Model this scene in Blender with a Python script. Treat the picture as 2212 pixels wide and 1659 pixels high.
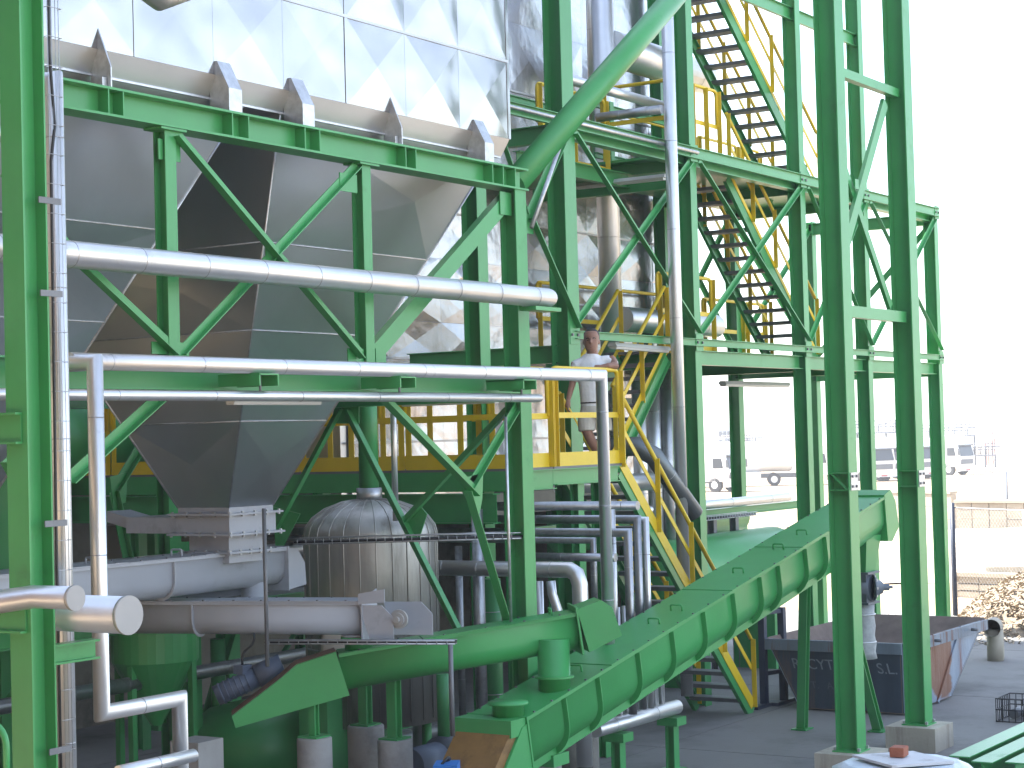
import bpy, bmesh, math, random
from mathutils import Vector, Matrix, noise
random.seed(7)
for o in list(bpy.data.objects): bpy.data.objects.remove(o)
scn = bpy.context.scene
C = scn.collection
V = Vector
rad = math.radians

# ------------------------------------------------------------------ camera
# world: X runs along the plant (away to the right), Y across it (away to the left), Z up, metres
EYE = V((0, 0, 4.10))
HEAD, PITCH, ROLL, FPX = rad(32.7), rad(1.66), rad(1.53), 4090.0
_F0 = V((math.cos(HEAD), math.sin(HEAD), 0)); _R0 = V((math.sin(HEAD), -math.cos(HEAD), 0)); _Z = V((0, 0, 1))
_FV = _F0 * math.cos(PITCH) + _Z * math.sin(PITCH); _UV = _Z * math.cos(PITCH) - _F0 * math.sin(PITCH)
CI = _R0 * math.cos(ROLL) - _UV * math.sin(ROLL); CJ = _R0 * math.sin(ROLL) + _UV * math.cos(ROLL)
cam = bpy.data.cameras.new('camera'); camo = bpy.data.objects.new('camera', cam); C.objects.link(camo)
m = Matrix((CI, CJ, -_FV)).transposed().to_4x4(); m.translation = EYE
camo.matrix_world = m
cam.sensor_width = 36; cam.lens = 36 * FPX / 2212.0; cam.clip_start = 0.1; cam.clip_end = 5000
scn.camera = camo

# ------------------------------------------------------------------ sky, sun, exposure
SUN_TO = V((-0.06, 1.0, 0)).normalized(); SUN_EL = rad(50)
w = bpy.data.worlds.new('World'); scn.world = w; w.use_nodes = True
nt = w.node_tree; bg = nt.nodes['Background']
sky = nt.nodes.new('ShaderNodeTexSky'); sky.sky_type = 'NISHITA'; sky.sun_disc = False
sky.sun_elevation = SUN_EL; sky.sun_rotation = math.atan2(SUN_TO.x, SUN_TO.y)
sky.air_density = 1.0; sky.dust_density = 1.2; sky.ozone_density = 1.0
hs = nt.nodes.new('ShaderNodeHueSaturation'); hs.inputs['Saturation'].default_value = .72      # hazy, whitish summer sky
nt.links.new(sky.outputs[0], hs.inputs['Color']); nt.links.new(hs.outputs[0], bg.inputs[0]); bg.inputs[1].default_value = 0.12
sl = bpy.data.lights.new('sun', 'SUN'); sl.energy = 4.0; sl.angle = rad(0.55); sl.color = (1, .95, .87)
so = bpy.data.objects.new('sun', sl); C.objects.link(so)
so.rotation_euler = (-(SUN_TO * math.cos(SUN_EL) + _Z * math.sin(SUN_EL))).to_track_quat('-Z', 'Y').to_euler()
so.location = (0, 20, 60)
vs = scn.view_settings; vs.view_transform = 'Standard'; vs.look = 'None'; vs.gamma = 1.0; vs.exposure = 2.47
vs.use_curve_mapping = False
scn.cycles.max_bounces = 6; scn.cycles.diffuse_bounces = 3; scn.cycles.glossy_bounces = 3; scn.cycles.transmission_bounces = 1; scn.cycles.volume_bounces = 0; scn.cycles.caustics_reflective = False; scn.cycles.sample_clamp_indirect = 6; scn.cycles.use_denoising = True

# ------------------------------------------------------------------ measuring helpers: a sight line meets a plane of the plant
def ray(x, y): return (CI * (x - 1106.0) - CJ * (y - 829.5) + _FV * FPX).normalized()
def PY(x, y, Y): d = ray(x, y); return EYE + d * (Y / d.y)
def PX(x, y, X): d = ray(x, y); return EYE + d * (X / d.x)
def PZ(x, y, Z): d = ray(x, y); return EYE + d * ((Z - EYE.z) / d.z)
def PD(x, y, D): d = ray(x, y); return EYE + d * (D / d.dot(_F0))

# ------------------------------------------------------------------ mesh builder
WL = {}
class MB:
    def __init__(s): s.v = []; s.f = []; s.sm = []
    def add(s, vs, fs, smooth=False):
        n = len(s.v); s.v += [V(p) for p in vs]
        for i, f in enumerate(fs):
            s.f.append([n + k for k in f]); s.sm.append(smooth[i] if isinstance(smooth, list) else smooth)
        return s
    def box(s, c, size, rot=None):
        hx, hy, hz = size[0] / 2, size[1] / 2, size[2] / 2
        P = [V((sx * hx, sy * hy, sz * hz)) for sz in (-1, 1) for sy in (-1, 1) for sx in (-1, 1)]
        if rot is not None: P = [rot @ p for p in P]
        c = V(c)
        return s.add([p + c for p in P], [(0, 2, 3, 1), (4, 5, 7, 6), (0, 1, 5, 4), (2, 6, 7, 3), (0, 4, 6, 2), (1, 3, 7, 5)])
    def box2(s, a, b):
        a, b = V(a), V(b); return s.box((a + b) / 2, [abs(b[i] - a[i]) for i in range(3)])
    def prism(s, poly, ext):
        n = len(poly); poly = [V(p) for p in poly]; e = V(ext)
        fs = [list(range(n))[::-1], [n + i for i in range(n)]] + [(i, (i + 1) % n, n + (i + 1) % n, n + i) for i in range(n)]
        return s.add(poly + [p + e for p in poly], fs)
    def bar(s, p0, p1, sec, up=(0, 0, 1)):
        p0, p1 = V(p0), V(p1); d = (p1 - p0).normalized(); up = V(up); v = up - d * up.dot(d)
        if v.length < 1e-4: v = V((1, 0, 0)) - d * d.x
        v.normalize(); u = d.cross(v)
        return s.prism([p0 + u * a + v * b for a, b in sec], p1 - p0)
    def tube(s, pts, r, n=14, cap=True, closed=False):
        pts = [V(p) for p in pts]; m_ = len(pts)
        rr = r if isinstance(r, (list, tuple)) else [r] * m_
        d0 = (pts[1] - pts[0]).normalized(); a = d0.orthogonal().normalized()
        rings = []
        for i in range(m_):
            if closed: din = (pts[i] - pts[i - 1]).normalized(); dout = (pts[(i + 1) % m_] - pts[i]).normalized()
            else:
                din = (pts[i] - pts[i - 1]).normalized() if i else d0
                dout = (pts[i + 1] - pts[i]).normalized() if i < m_ - 1 else din
            t = din + dout
            if t.length < 1e-6: t = din
            t.normalize(); a = a - din * a.dot(din)
            if a.length < 1e-6: a = din.orthogonal()
            a.normalize(); b = din.cross(a); c = max(0.25, t.dot(din))
            ring = []
            for k in range(n):
                th = 2 * math.pi * k / n; o = (a * math.cos(th) + b * math.sin(th)) * rr[i]
                ring.append(pts[i] + o - din * (o.dot(t) / c if i not in (0, m_ - 1) or closed else 0))
            rings.append(ring)
            if (dout - din).length > 1e-6: a = din.rotation_difference(dout) @ a
        vs = [p for q in rings for p in q]; fs = []; smo = []
        for i in range(m_ if closed else m_ - 1):
            j = (i + 1) % m_
            for k in range(n):
                k2 = (k + 1) % n; fs.append((i * n + k, i * n + k2, j * n + k2, j * n + k)); smo.append(True)
        if cap and not closed:
            fs.append(tuple(range(n))[::-1]); smo.append(False); fs.append(tuple((m_ - 1) * n + k for k in range(n))); smo.append(False)
        return s.add(vs, fs, smo)
    def lathe(s, c, prof, n=28, axis=(0, 0, 1), sharp=()):
        c = V(c); ax = V(axis).normalized(); a = ax.orthogonal().normalized(); b = ax.cross(a); vs = []; fs = []; sm = []
        for r, h in prof:
            for k in range(n):
                th = 2 * math.pi * k / n; vs.append(c + ax * h + (a * math.cos(th) + b * math.sin(th)) * r)
        for i in range(len(prof) - 1):
            for k in range(n):
                k2 = (k + 1) % n; fs.append((i * n + k, i * n + k2, (i + 1) * n + k2, (i + 1) * n + k)); sm.append(i not in sharp)
        if prof[0][0] > 1e-5: fs.append(tuple(range(n))[::-1]); sm.append(False)
        if prof[-1][0] > 1e-5: fs.append(tuple((len(prof) - 1) * n + k for k in range(n))); sm.append(False)
        return s.add(vs, fs, sm)
    def sheet(s, poly, t, nrm):          # thin plate from a polygon
        return s.prism(poly, V(nrm).normalized() * t)
    def build(s, name, mat, parent=None):
        o0 = WL.get(parent.name, V((0, 0, 0))) if parent else V((0, 0, 0))
        me = bpy.data.meshes.new(name)
        me.from_pydata([tuple(p - o0) for p in s.v], [], s.f)
        me.polygons.foreach_set('use_smooth', s.sm)
        bm = bmesh.new(); bm.from_mesh(me); bmesh.ops.recalc_face_normals(bm, faces=bm.faces); bm.to_mesh(me); bm.free()
        me.materials.append(mat); o = bpy.data.objects.new(name, me); C.objects.link(o)
        if parent: o.parent = parent
        WL[o.name] = o0
        return o
def thing(name, label, cat, base, group=None):
    o = bpy.data.objects.new(name, None); C.objects.link(o); o.location = base; o.empty_display_size = .2
    o['label'] = label; o['category'] = cat
    if group: o['group'] = group
    WL[o.name] = V(base); return o
def tag(o, label, cat, group=None):
    o['label'] = label; o['category'] = cat
    if group: o['group'] = group
    return o
def struct(o, kind='structure'): o['kind'] = kind; return o
def HS(h, b, tf=.014, tw=.01):
    a, c, w_ = b / 2, h / 2, tw / 2
    return [(-a, -c), (a, -c), (a, -c + tf), (w_, -c + tf), (w_, c - tf), (a, c - tf), (a, c), (-a, c), (-a, c - tf), (-w_, c - tf), (-w_, -c + tf), (-a, -c + tf)]
def LS(a, b=None, t=.01, su=1, sv=1):
    b = b or a; return [(x * su, y * sv) for x, y in ((0, 0), (a, 0), (a, t), (t, t), (t, b), (0, b))]
def US(h, b, t=.01, su=1):
    c = h / 2; return [(x * su, y) for x, y in ((0, -c), (b, -c), (b, -c + t), (t, -c + t), (t, c - t), (b, c - t), (b, c), (0, c))]
def RS(a, b): return [(-a / 2, -b / 2), (a / 2, -b / 2), (a / 2, b / 2), (-a / 2, b / 2)]
def fillet(pts, r, n=3):
    pts = [V(p) for p in pts]; out = [pts[0]]
    for i in range(1, len(pts) - 1):
        a, b, c = pts[i - 1], pts[i], pts[i + 1]; da = (a - b); dc = (c - b)
        k = min(r, da.length * .49, dc.length * .49); p = b + da.normalized() * k; q = b + dc.normalized() * k
        for j in range(n + 1):
            t = j / n; out.append(p * (1 - t) ** 2 + b * 2 * t * (1 - t) + q * t * t)
    out.append(pts[-1]); return out

# ------------------------------------------------------------------ materials
def mat(name, col, rough=.5, metal=0.0, var=.12, vscale=3.0, bump=0.0, bscale=8.0, bdet=3, dirt=None, dirts=(1.2, .55, .7), streak=False, coat=0, spec=.5, emit=None):
    m = bpy.data.materials.new(name); m.use_nodes = True; nt = m.node_tree; p = nt.nodes['Principled BSDF']; L = nt.links.new
    p.inputs['Roughness'].default_value = rough; p.inputs['Metallic'].default_value = metal
    p.inputs['Coat Weight'].default_value = coat; p.inputs['Specular IOR Level'].default_value = spec
    tc = nt.nodes.new('ShaderNodeTexCoord'); geo = nt.nodes.new('ShaderNodeNewGeometry')
    nz = nt.nodes.new('ShaderNodeTexNoise'); nz.inputs['Scale'].default_value = vscale; nz.inputs['Detail'].default_value = 6; nz.inputs['Roughness'].default_value = .6
    src = geo.outputs['Position']
    if streak:
        mp = nt.nodes.new('ShaderNodeMapping'); mp.inputs['Scale'].default_value = (1, 1, .12); L(src, mp.inputs['Vector']); src = mp.outputs[0]
    L(src, nz.inputs['Vector'])
    rp = nt.nodes.new('ShaderNodeMapRange'); rp.inputs['From Min'].default_value = .25; rp.inputs['From Max'].default_value = .75
    rp.inputs['To Min'].default_value = 1 - var; rp.inputs['To Max'].default_value = 1 + var; L(nz.outputs['Fac'], rp.inputs['Value'])
    mx = nt.nodes.new('ShaderNodeMix'); mx.data_type = 'RGBA'; mx.blend_type = 'MULTIPLY'; mx.inputs['Factor'].default_value = 1
    mx.inputs['A'].default_value = (*col, 1); L(rp.outputs[0], mx.inputs['B']); out = mx.outputs['Result']
    if dirt:
        n2 = nt.nodes.new('ShaderNodeTexNoise'); n2.inputs['Scale'].default_value = dirts[0]; n2.inputs['Detail'].default_value = 8; n2.inputs['Roughness'].default_value = .7
        L(src, n2.inputs['Vector'])
        r2 = nt.nodes.new('ShaderNodeMapRange'); r2.inputs['From Min'].default_value = dirts[1]; r2.inputs['From Max'].default_value = dirts[2]; L(n2.outputs['Fac'], r2.inputs['Value'])
        m2 = nt.nodes.new('ShaderNodeMix'); m2.data_type = 'RGBA'; L(r2.outputs[0], m2.inputs['Factor']); L(out, m2.inputs['A']); m2.inputs['B'].default_value = (*dirt, 1); out = m2.outputs['Result']
        r3 = nt.nodes.new('ShaderNodeMapRange'); L(r2.outputs[0], r3.inputs['Value']); r3.inputs['To Min'].default_value = rough; r3.inputs['To Max'].default_value = min(1, rough + .3); L(r3.outputs[0], p.inputs['Roughness'])
    L(out, p.inputs['Base Color'])
    if bump:
        n3 = nt.nodes.new('ShaderNodeTexNoise'); n3.inputs['Scale'].default_value = bscale; n3.inputs['Detail'].default_value = bdet; L(geo.outputs['Position'], n3.inputs['Vector'])
        b = nt.nodes.new('ShaderNodeBump'); b.inputs['Strength'].default_value = 1; b.inputs['Distance'].default_value = bump; L(n3.outputs['Fac'], b.inputs['Height']); L(b.outputs[0], p.inputs['Normal'])
    if emit: p.inputs['Emission Color'].default_value = (*emit[0], 1); p.inputs['Emission Strength'].default_value = emit[1]
    return m
GREEN = mat('green_paint', (.056, .318, .096), .34, var=.10, vscale=1.6, dirt=(.05, .22, .065), dirts=(2.3, .60, .80), bump=.0006, bscale=30)
GREENC = mat('green_conveyor_paint', (.048, .315, .088), .36, var=.07, vscale=2.5, dirt=(.07, .26, .09), dirts=(3.0, .66, .85), bump=.0005, bscale=25)
YELLOW = mat('yellow_paint', (.76, .53, .020), .42, var=.09, vscale=2.0, dirt=(.32, .23, .06), dirts=(3.5, .62, .80))
STEEL = mat('stainless_sheet', (.38, .372, .365), .15, 1.0, var=.05, vscale=1.2, bump=.04, bscale=1.5, bdet=1.2)
HOPST = mat('hopper_stainless', (.63, .635, .645), .33, 1.0, var=.08, vscale=.9, bump=.0016, bscale=1.6)
ALU = mat('aluminium_cladding', (.70, .71, .72), .36, .82, var=.08, vscale=2.2, bump=.0015, bscale=9, dirt=(.42, .42, .42), dirts=(2.0, .62, .78))
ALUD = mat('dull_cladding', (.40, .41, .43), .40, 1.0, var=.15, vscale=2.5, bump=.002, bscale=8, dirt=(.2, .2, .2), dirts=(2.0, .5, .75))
BAND = mat('band_steel', (.45, .45, .46), .4, .9, var=.1)
GALV = mat('galvanised_steel', (.52, .53, .54), .42, .85, var=.22, vscale=14)
GREYP = mat('grey_conveyor_paint', (.42, .44, .48), .42, var=.07, vscale=2.0, dirt=(.24, .25, .26), dirts=(2.0, .58, .8))
DARKM = mat('dark_grating', (.17, .175, .185), .5, .3, var=.2)
BLACK = mat('black_cable', (.018, .018, .02), .45, var=.1)
CONC = mat('concrete', (.33, .32, .30), .85, var=.16, vscale=2.2, dirt=(.19, .18, .17), dirts=(1.5, .5, .75), bump=.004, bscale=18)
CONCW = mat('concrete_block', (.42, .38, .31), .85, var=.14, vscale=3, dirt=(.25, .21, .17), dirts=(4, .52, .75), bump=.004, bscale=20, streak=True)
RUSTRED = mat('red_oxide', (.10, .022, .018), .6, var=.25)
WHITEP = mat('white_paint', (.80, .80, .80), .4, var=.04)
# ------------------------------------------------------------------ setting: ground
gm = mat('yard_concrete', (.20, .195, .185), .80, var=.14, vscale=.35, dirt=(.13, .127, .12), dirts=(.5, .48, .72), bump=.004, bscale=10)
struct(MB().add([(-400, -400, 0), (900, -400, 0), (900, 900, 0), (-400, 900, 0)], [(0, 1, 2, 3)]).build('ground', mat('dusty_ground', (.36, .27, .18), .95, var=.2, vscale=.12, dirt=(.26, .19, .12), dirts=(.25, .48, .7))))
yard = struct(MB().box2((9.98, -18, -.06), (40, 24, .002)).build('yard_joint_bed', mat('joint_filler', (.10, .10, .10), .9)))
for i in range(2, 7):
    for j in range(-2, 5):
        x0, y0 = -2 + i * 6.0, -6 + j * 6.0
        MB().box2((x0 + .01, y0 + .01, -.05), (x0 + 5.99, y0 + 5.99, .008)).build('slab', gm, yard)
# ------------------------------------------------------------------ hopper frame (front plane YT, side plane XS)
YT = 10.75
fr = thing('hopper_support_frame', 'bright green steel frame with braces carrying the stainless hoppers', 'steel frame', (13, YT, 0))
pF = PY(1112, 600, YT); XF = pF.x
def zY(x, y, Y=YT): return PY(x, y, Y).z
# main beam: horizontal, height from its right end
zb1, zb0 = zY(1112, 366), zY(1112, 413); ZB = (zb0 + zb1) / 2; HB = zb1 - zb0
MB().bar((4.5, YT, ZB), (XF + .14, YT, ZB), HS(HB, .24, .02, .012)).build('beam', GREEN, fr)
for x in (224, 256, 492, 527, 649, 681, 867, 889, 1055, 1078, 1104, 60, 30):
    X = PY(x, 200 + (x - 224) * .19 + 30, YT - .06).x
    MB().box((X, YT - .062, ZB), (.012, .11, HB - .042)).build('stiffener', GREEN, fr)
# lower chord
zl1, zl0 = zY(1112, 800), zY(1112, 852); ZL = (zl0 + zl1) / 2
MB().bar((4.5, YT, ZL), (XF - .11, YT, ZL), HS(.24, .2, .016, .01)).build('beam', GREEN, fr)
# column F and truss verticals
MB().bar((XF, YT, 0.3), (XF, YT, ZB - HB / 2), HS(.20, .21, .016, .011), (0, 1, 0)).build('column', GREEN, fr)
MB().box((XF, YT, .15), (.7, .7, .3)).build('footing', CONC, fr)
xv = [PY(360, 520, YT).x, PY(784, 560, YT).x]
for X in xv + [2 * xv[0] - xv[1]]:
    MB().bar((X, YT, ZL + .12), (X, YT, ZB - HB / 2), HS(.13, .13, .012, .008), (0, 1, 0)).build('column', GREEN, fr)
    MB().box((X, YT - .01, ZB - HB / 2 - .012), (.30, .2, .02)).build('end_plate', GREEN, fr)
def ang(p, q, a=.11, up=(0, -1, 0), su=1, sv=1, t=.01, par=fr, name='brace'):
    return MB().bar(p, q, LS(a, a * .8, t, su, sv), up).build(name, GREEN, par)
def gus(x, y, w_, h_, Y=YT - .03, par=fr):
    c = PY(x, y, Y); return MB().box(c, (w_, .012, h_)).build('gusset', GREEN, par)
PYt = lambda x, y, dy=0: PY(x, y, YT + dy)
ang(PYt(372, 296, -.05), PYt(775, 775, -.05), .10, su=-1)
ang(PYt(772, 362, -.02), PYt(392, 768, -.02), .075, su=1)
ang(PYt(165, 575, -.05), PYt(372, 768, -.05), .10, su=-1)
ang(PYt(0, 380, -.05), PYt(172, 582, -.05), .10, su=-1)
MB().bar(PYt(1098, 432, -.02), PYt(803, 775, -.02), US(.17, .09, .012, 1), (0, 0, 1)).build('brace', GREEN, fr)
for a in ((590, 552, .20, .17), (365, 325, .26, .17), (752, 395, .26, .17), (1092, 440, .22, .24), (355, 752, .3, .1), (395, 757, .14, .13), (768, 768, .24, .13), (822, 768, .16, .13)): gus(*a)
# lower bracing in the front plane
ang(PYt(352, 862, -.04), PYt(150, 1045, -.04), .09, su=1)
ang(PYt(0, 1000, -.04), PYt(112, 1200, -.04), .09, su=-1)
ang(PYt(815, 862, -.05), PYt(1022, 1072, -.05), .115, su=-1)
ang(PYt(1118, 880, -.02), PYt(1012, 1062, -.02), .08, su=1)
ang(PYt(1002, 1062, -.05), PYt(1092, 1360, -.05), .12, su=-1)
MB().sheet([PYt(1010, 1030, -.03), PYt(1044, 1022, -.03), PYt(1042, 1078, -.03), PYt(1034, 1120, -.03), PYt(1000, 1062, -.03)], .012, (0, 1, 0)).build('gusset', GREEN, fr)
# side frame, plane X = XF, running back from column F
PXs = lambda x, y: PX(x, y, XF + .02)
for a, b, s_ in (((1100, 892), (880, 1130), .085), ((758, 885), (1012, 1385), .10), ((742, 885), (600, 1150), .09)):
    MB().bar(PXs(*a), PXs(*b), LS(s_, s_ * .8, .01, 1, 1), (-1, 0, 0)).build('brace', GREEN, fr)
MB().sheet([PXs(875, 1130), PXs(905, 1090), PXs(922, 1110), PXs(905, 1165), PXs(885, 1170)], .012, (1, 0, 0)).build('gusset', GREEN, fr)
MB().sheet([PXs(590, 1095), PXs(648, 1110), PXs(612, 1180), PXs(595, 1185)], .012, (1, 0, 0)).build('gusset', GREEN, fr)
MB().sheet([PXs(725, 868), PXs(775, 868), PXs(775, 915), PXs(715, 915)], .012, (1, 0, 0)).build('gusset', GREEN, fr)
pb = PX(742, 880, XF); YB = 15.75
MB().bar((XF, YT + .1, pb.z + .1), (XF, YB, pb.z + .1), HS(.2, .16), (0, 0, 1)).build('beam', GREEN, fr)
MB().bar((XF, YB, 0), (XF, YB, ZB), HS(.2, .2), (0, 1, 0)).build('column', GREEN, fr)
MB().bar((4.5, YB, ZL), (XF, YB, ZL), HS(.24, .2, .016, .01)).build('beam', GREEN, fr)
for X in xv + [xv[0] - (xv[1] - xv[0])]:
    MB().bar((X, YB, 0), (X, YB, ZL), HS(.16, .16), (0, 1, 0)).build('column', GREEN, fr)
# braces of the rear plane seen through the legs
for a, b in (((318, 950), (250, 1062)), ((248, 1060), (285, 1235)), ((315, 1300), (350, 1560)), ((520, 1300), (425, 1620))):
    MB().bar(PY(*a, YB - .1), PY(*b, YB - .1), LS(.1, .08, .01), (0, -1, 0)).build('brace', GREEN, fr)

# ------------------------------------------------------------------ filter body: cross-broken stainless sheets over tapering hoppers
YW = 10.97
XW1 = PY(1098, 200, YW).x
ZW0 = zY(1098, 300, YW)          # lower edge of the upright wall
ZW1 = ZW0 + 11.0
bd = thing('filter_housing', 'tall bright stainless sheet filter housing with pyramid hoppers below', 'filter housing', (13, YW + 2, 0))
YWB = YW + 4.73
core = MB().box2((3.0, YW + .03, ZW0 + .02), (XW1 - .03, YWB, ZW1)).build('casing', HOPST, bd)
def crossbreak(o, ux, uz, nrm, w_, h_, d, name, material, parent, g_=.0015):
    # one sheet: four shallow triangles rising to a cross-broken centre
    o = V(o); ux, uz, nrm = V(ux), V(uz), V(nrm)
    a = [o + ux * g_ + uz * g_, o + ux * (w_ - g_) + uz * g_, o + ux * (w_ - g_) + uz * (h_ - g_), o + ux * g_ + uz * (h_ - g_)]
    c = o + ux * w_ * (.5 + random.uniform(-.03, .03)) + uz * h_ * (.5 + random.uniform(-.03, .03)) + nrm * d
    b = [p - nrm * .012 for p in a]
    return MB().add(a + [c] + b, [(0, 1, 4), (1, 2, 4), (2, 3, 4), (3, 0, 4), (0, 5, 6, 1), (1, 6, 7, 2), (2, 7, 8, 3), (3, 8, 5, 0)]).build(name, material, parent)
PWID, PHGT = .95, 1.08
nrow = 5
for r_ in range(nrow):
    z0 = ZW0 if r_ == 0 else ZW0 + .84 + (r_ - 1) * PHGT
    h_ = .84 if r_ == 0 else PHGT
    for k in range(12):
        crossbreak((XW1 - (k + 1) * PWID, YW, z0), (1, 0, 0), (0, 0, 1), (0, -1, 0), PWID, h_, random.uniform(.012, .045) * random.choice((1, 1, -.5)), 'panel', STEEL, bd)
for k in range(12):
    X = XW1 - k * PWID
    MB().box((X - .004, YW - .003, ZW0 + 2.6), (.05, .006, 5.2)).build('seam_strip', STEEL, bd) if k in (0, 3, 6) else None
MB().box(((XW1 + 3) / 2, YW - .004, ZW0 + .84), (XW1 - 3, .012, .028)).build('seam_strip', BAND, bd)
for k in range(5):        # short return wall towards the back, right end
    crossbreak((XW1, YW + k * PWID, ZW0), (0, 1, 0), (0, 0, 1), (1, 0, 0), PWID, 4.8, .01, 'panel', STEEL, bd)
# inclined skirt under the wall, then the hoppers
ZS = ZW0 - .20; YS = YW + .09
sk = MB(); sk.sheet([(3.0, YW, ZW0), (XW1, YW, ZW0), (XW1 - .05, YS, ZS), (3.0, YS, ZS)], .01, (0, 1, 0)); sk.build('skirt', HOPST, bd)
MB().box(((XW1 + 3) / 2 - .03, YS - .008, ZS), (XW1 - 3.1, .03, .018)).build('skirt_angle', GALV, bd)
h2l = PY(577, 330, YS + .25).x; h2r = PY(1012, 415, YS + .25).x
h2w = h2r - h2l; gap = .52
o_l = PY(505, 1096, 13.0); o_r = PY(600, 1090, 13.0); ZO = (o_l.z + o_r.z) / 2
cy = (YS + YWB) / 2; ow = o_r.x - o_l.x
oc = (h2l + h2r) / 2
def hopper(cx):
    hw = h2w / 2; Zt = ZS; Yf, Yb = YS, YWB - .1
    a, b = ow / 2, ow / 2
    # vertical drop of the slope from the skirt to the beam level then pyramid
    top = [V((cx - hw - .1, Yf, Zt)), V((cx + hw + .1, Yf, Zt)), V((cx + hw + .1, Yb, Zt)), V((cx - hw - .1, Yb, Zt))]
    bot = [V((cx - a, cy - b, ZO)), V((cx + a, cy - b, ZO)), V((cx + a, cy + b, ZO)), V((cx - a, cy + b, ZO))]
    ts = [0, .30, .52, .76, 1.0]
    for s_ in range(4):
        A, B, D, E = top[s_], top[(s_ + 1) % 4], bot[(s_ + 1) % 4], bot[s_]
        n_ = (B - A).cross(E - A).normalized(); n_ = n_ if n_.dot(A + B - top[(s_ + 2) % 4] - top[(s_ + 3) % 4]) > 0 else -n_
        for i in range(4):
            t0, t1 = ts[i], ts[i + 1]
            q = [A.lerp(E, t0), B.lerp(D, t0), B.lerp(D, t1), A.lerp(E, t1)]
            c = (q[0] + q[1] + q[2] + q[3]) / 4 + n_ * random.uniform(.008, .035) * random.choice((1, 1, -1)) + (q[1] - q[0]) * random.uniform(-.2, .2)
            m_ = MB().add(q + [c], [(0, 1, 4), (1, 2, 4), (2, 3, 4), (3, 0, 4)]); m_.build('panel', HOPST, bd)
            if i < 3: MB().tube([q[3] + n_ * .004, q[2] + n_ * .004], .008, 6).build('seam', GALV, bd)
    for s_ in range(4): MB().tube([top[s_], bot[s_]], .012, 6).build('corner_trim', GALV, bd)
hopper(oc); hopper(oc - h2w - gap - .2)
# void between the hoppers shows green framing behind
for cx_ in (oc,):
    fl = MB()
# support lugs standing on the main beam
zt = ZB + HB / 2 + .002
def lug_box(x, y):
    X = PY(x, y, YW - .12).x; w_ = .17
    prof = [V((0, YW - .0, ZW0 + .12)), V((0, YW - .02, ZW0 + .12)), V((0, YW - .15, ZW0 - .13)), V((0, YW - .15, zt)), V((0, YW + .07, zt)), V((0, YW + .07, ZW0 - .05))]
    MB().prism([p + V((X - w_ / 2, 0, 0)) for p in prof], (w_, 0, 0)).build('support_lug', GALV, bd)
def lug_gus(x, y):
    X = PY(x, y, YW - .12).x
    prof = [V((X, YW, ZW0 + .18)), V((X, YW - .14, ZW0 - .16)), V((X, YW - .14, zt)), V((X, YW + .08, zt)), V((X, YW + .08, ZW0 - .1))]
    lg = MB().prism(prof, (.014, 0, 0)).build('support_lug', GALV, bd)
    MB().box((X - .03, YW - .04, zt + .07), (.05, .12, .12)).build('clamp', GALV, lg)
for x, y in ((503, 200), (661, 235), (1052, 315)): lug_box(x, y)
for x, y in ((235, 150), (864, 285)): lug_gus(x, y)
# outlet gates
og = thing('hopper_outlet_gate', 'flanged grey steel slide gate under the stainless hopper', 'slide gate', (oc, cy, ZO - .6))
z = ZO
for hgt, k in ((.06, 1.0), (.02, 1.22), (.19, 1.05), (.02, 1.25), (.17, .78), (.02, 1.02), (.10, .74)):
    s_ = ow * k; MB().box2((oc - s_ / 2, cy - s_ / 2, z - hgt), (oc + s_ / 2, cy + s_ / 2, z)).build('flange' if hgt == .02 else 'casing', GREYP, og); z -= hgt
    if hgt == .02:
        for i in range(5):
            for (bx, by) in ((oc - s_ / 2 + .04 + i * (s_ - .08) / 4, cy - s_ / 2 + .03), (oc - s_ / 2 + .03, cy - s_ / 2 + .04 + i * (s_ - .08) / 4)):
                MB().box((bx, by, z + .01), (.022, .022, .055)).build('bolt', GALV, og)
ZOB = z
MB().box2((oc - ow * .5, cy + ow * .5, ZO - .27), (oc + ow * .5, cy + ow * .5 + .75, ZO - .1)).build('gate_box', GREYP, og)
MB().prism([V((oc - .18, cy + ow * .5 + .75, ZO - .26)), V((oc + .18, cy + ow * .5 + .75, ZO - .26)), V((oc + .18, cy + ow * .5 + 1.2, ZO - .16)), V((oc - .18, cy + ow * .5 + 1.2, ZO - .16))], (0, 0, .12)).build('actuator_box', GREYP, og)

MB().sheet([PY(238, 1030, YB - .12), PY(276, 1020, YB - .12), PY(272, 1085, YB - .12), PY(245, 1095, YB - .12)], .012, (0, 1, 0)).build('gusset', GREEN, fr)
# ------------------------------------------------------------------ boiler house behind: tall stainless wall, dark undercroft
YH = 16.0
XH1 = PY(1462, 400, YH).x
bh = thing('boiler_house', 'tall boiler house clad in crumpled stainless sheets behind the green stair tower', 'building', (22, YH + 5, 0))
ZH0, ZH1 = 3.3, 25.0
XH0 = 20.6
MB().box2((XH0, YH + .05, ZH0), (XH1 - .03, YH + 11, ZH1)).build('wall', HOPST, bh)
MB().box2((5.0, YH + 5.2, 0), (34.4, YH + 14, ZH1)).build('shade_block', HOPST, bh)  # unseen block added behind the house to shade tower and yard
CRUM = mat('crumpled_stainless', (.48, .48, .50), .24, 1.0, var=.10, vscale=1.0, bump=.03, bscale=1.5)
X = XH1
zs = [3.3, 4.1, 4.75, 5.3, 5.85, 6.3, 6.8, 7.5, 8.5, 9.6, 10.7, 11.9, 13.1, 14.3, 15.6]
k = 0
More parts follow.
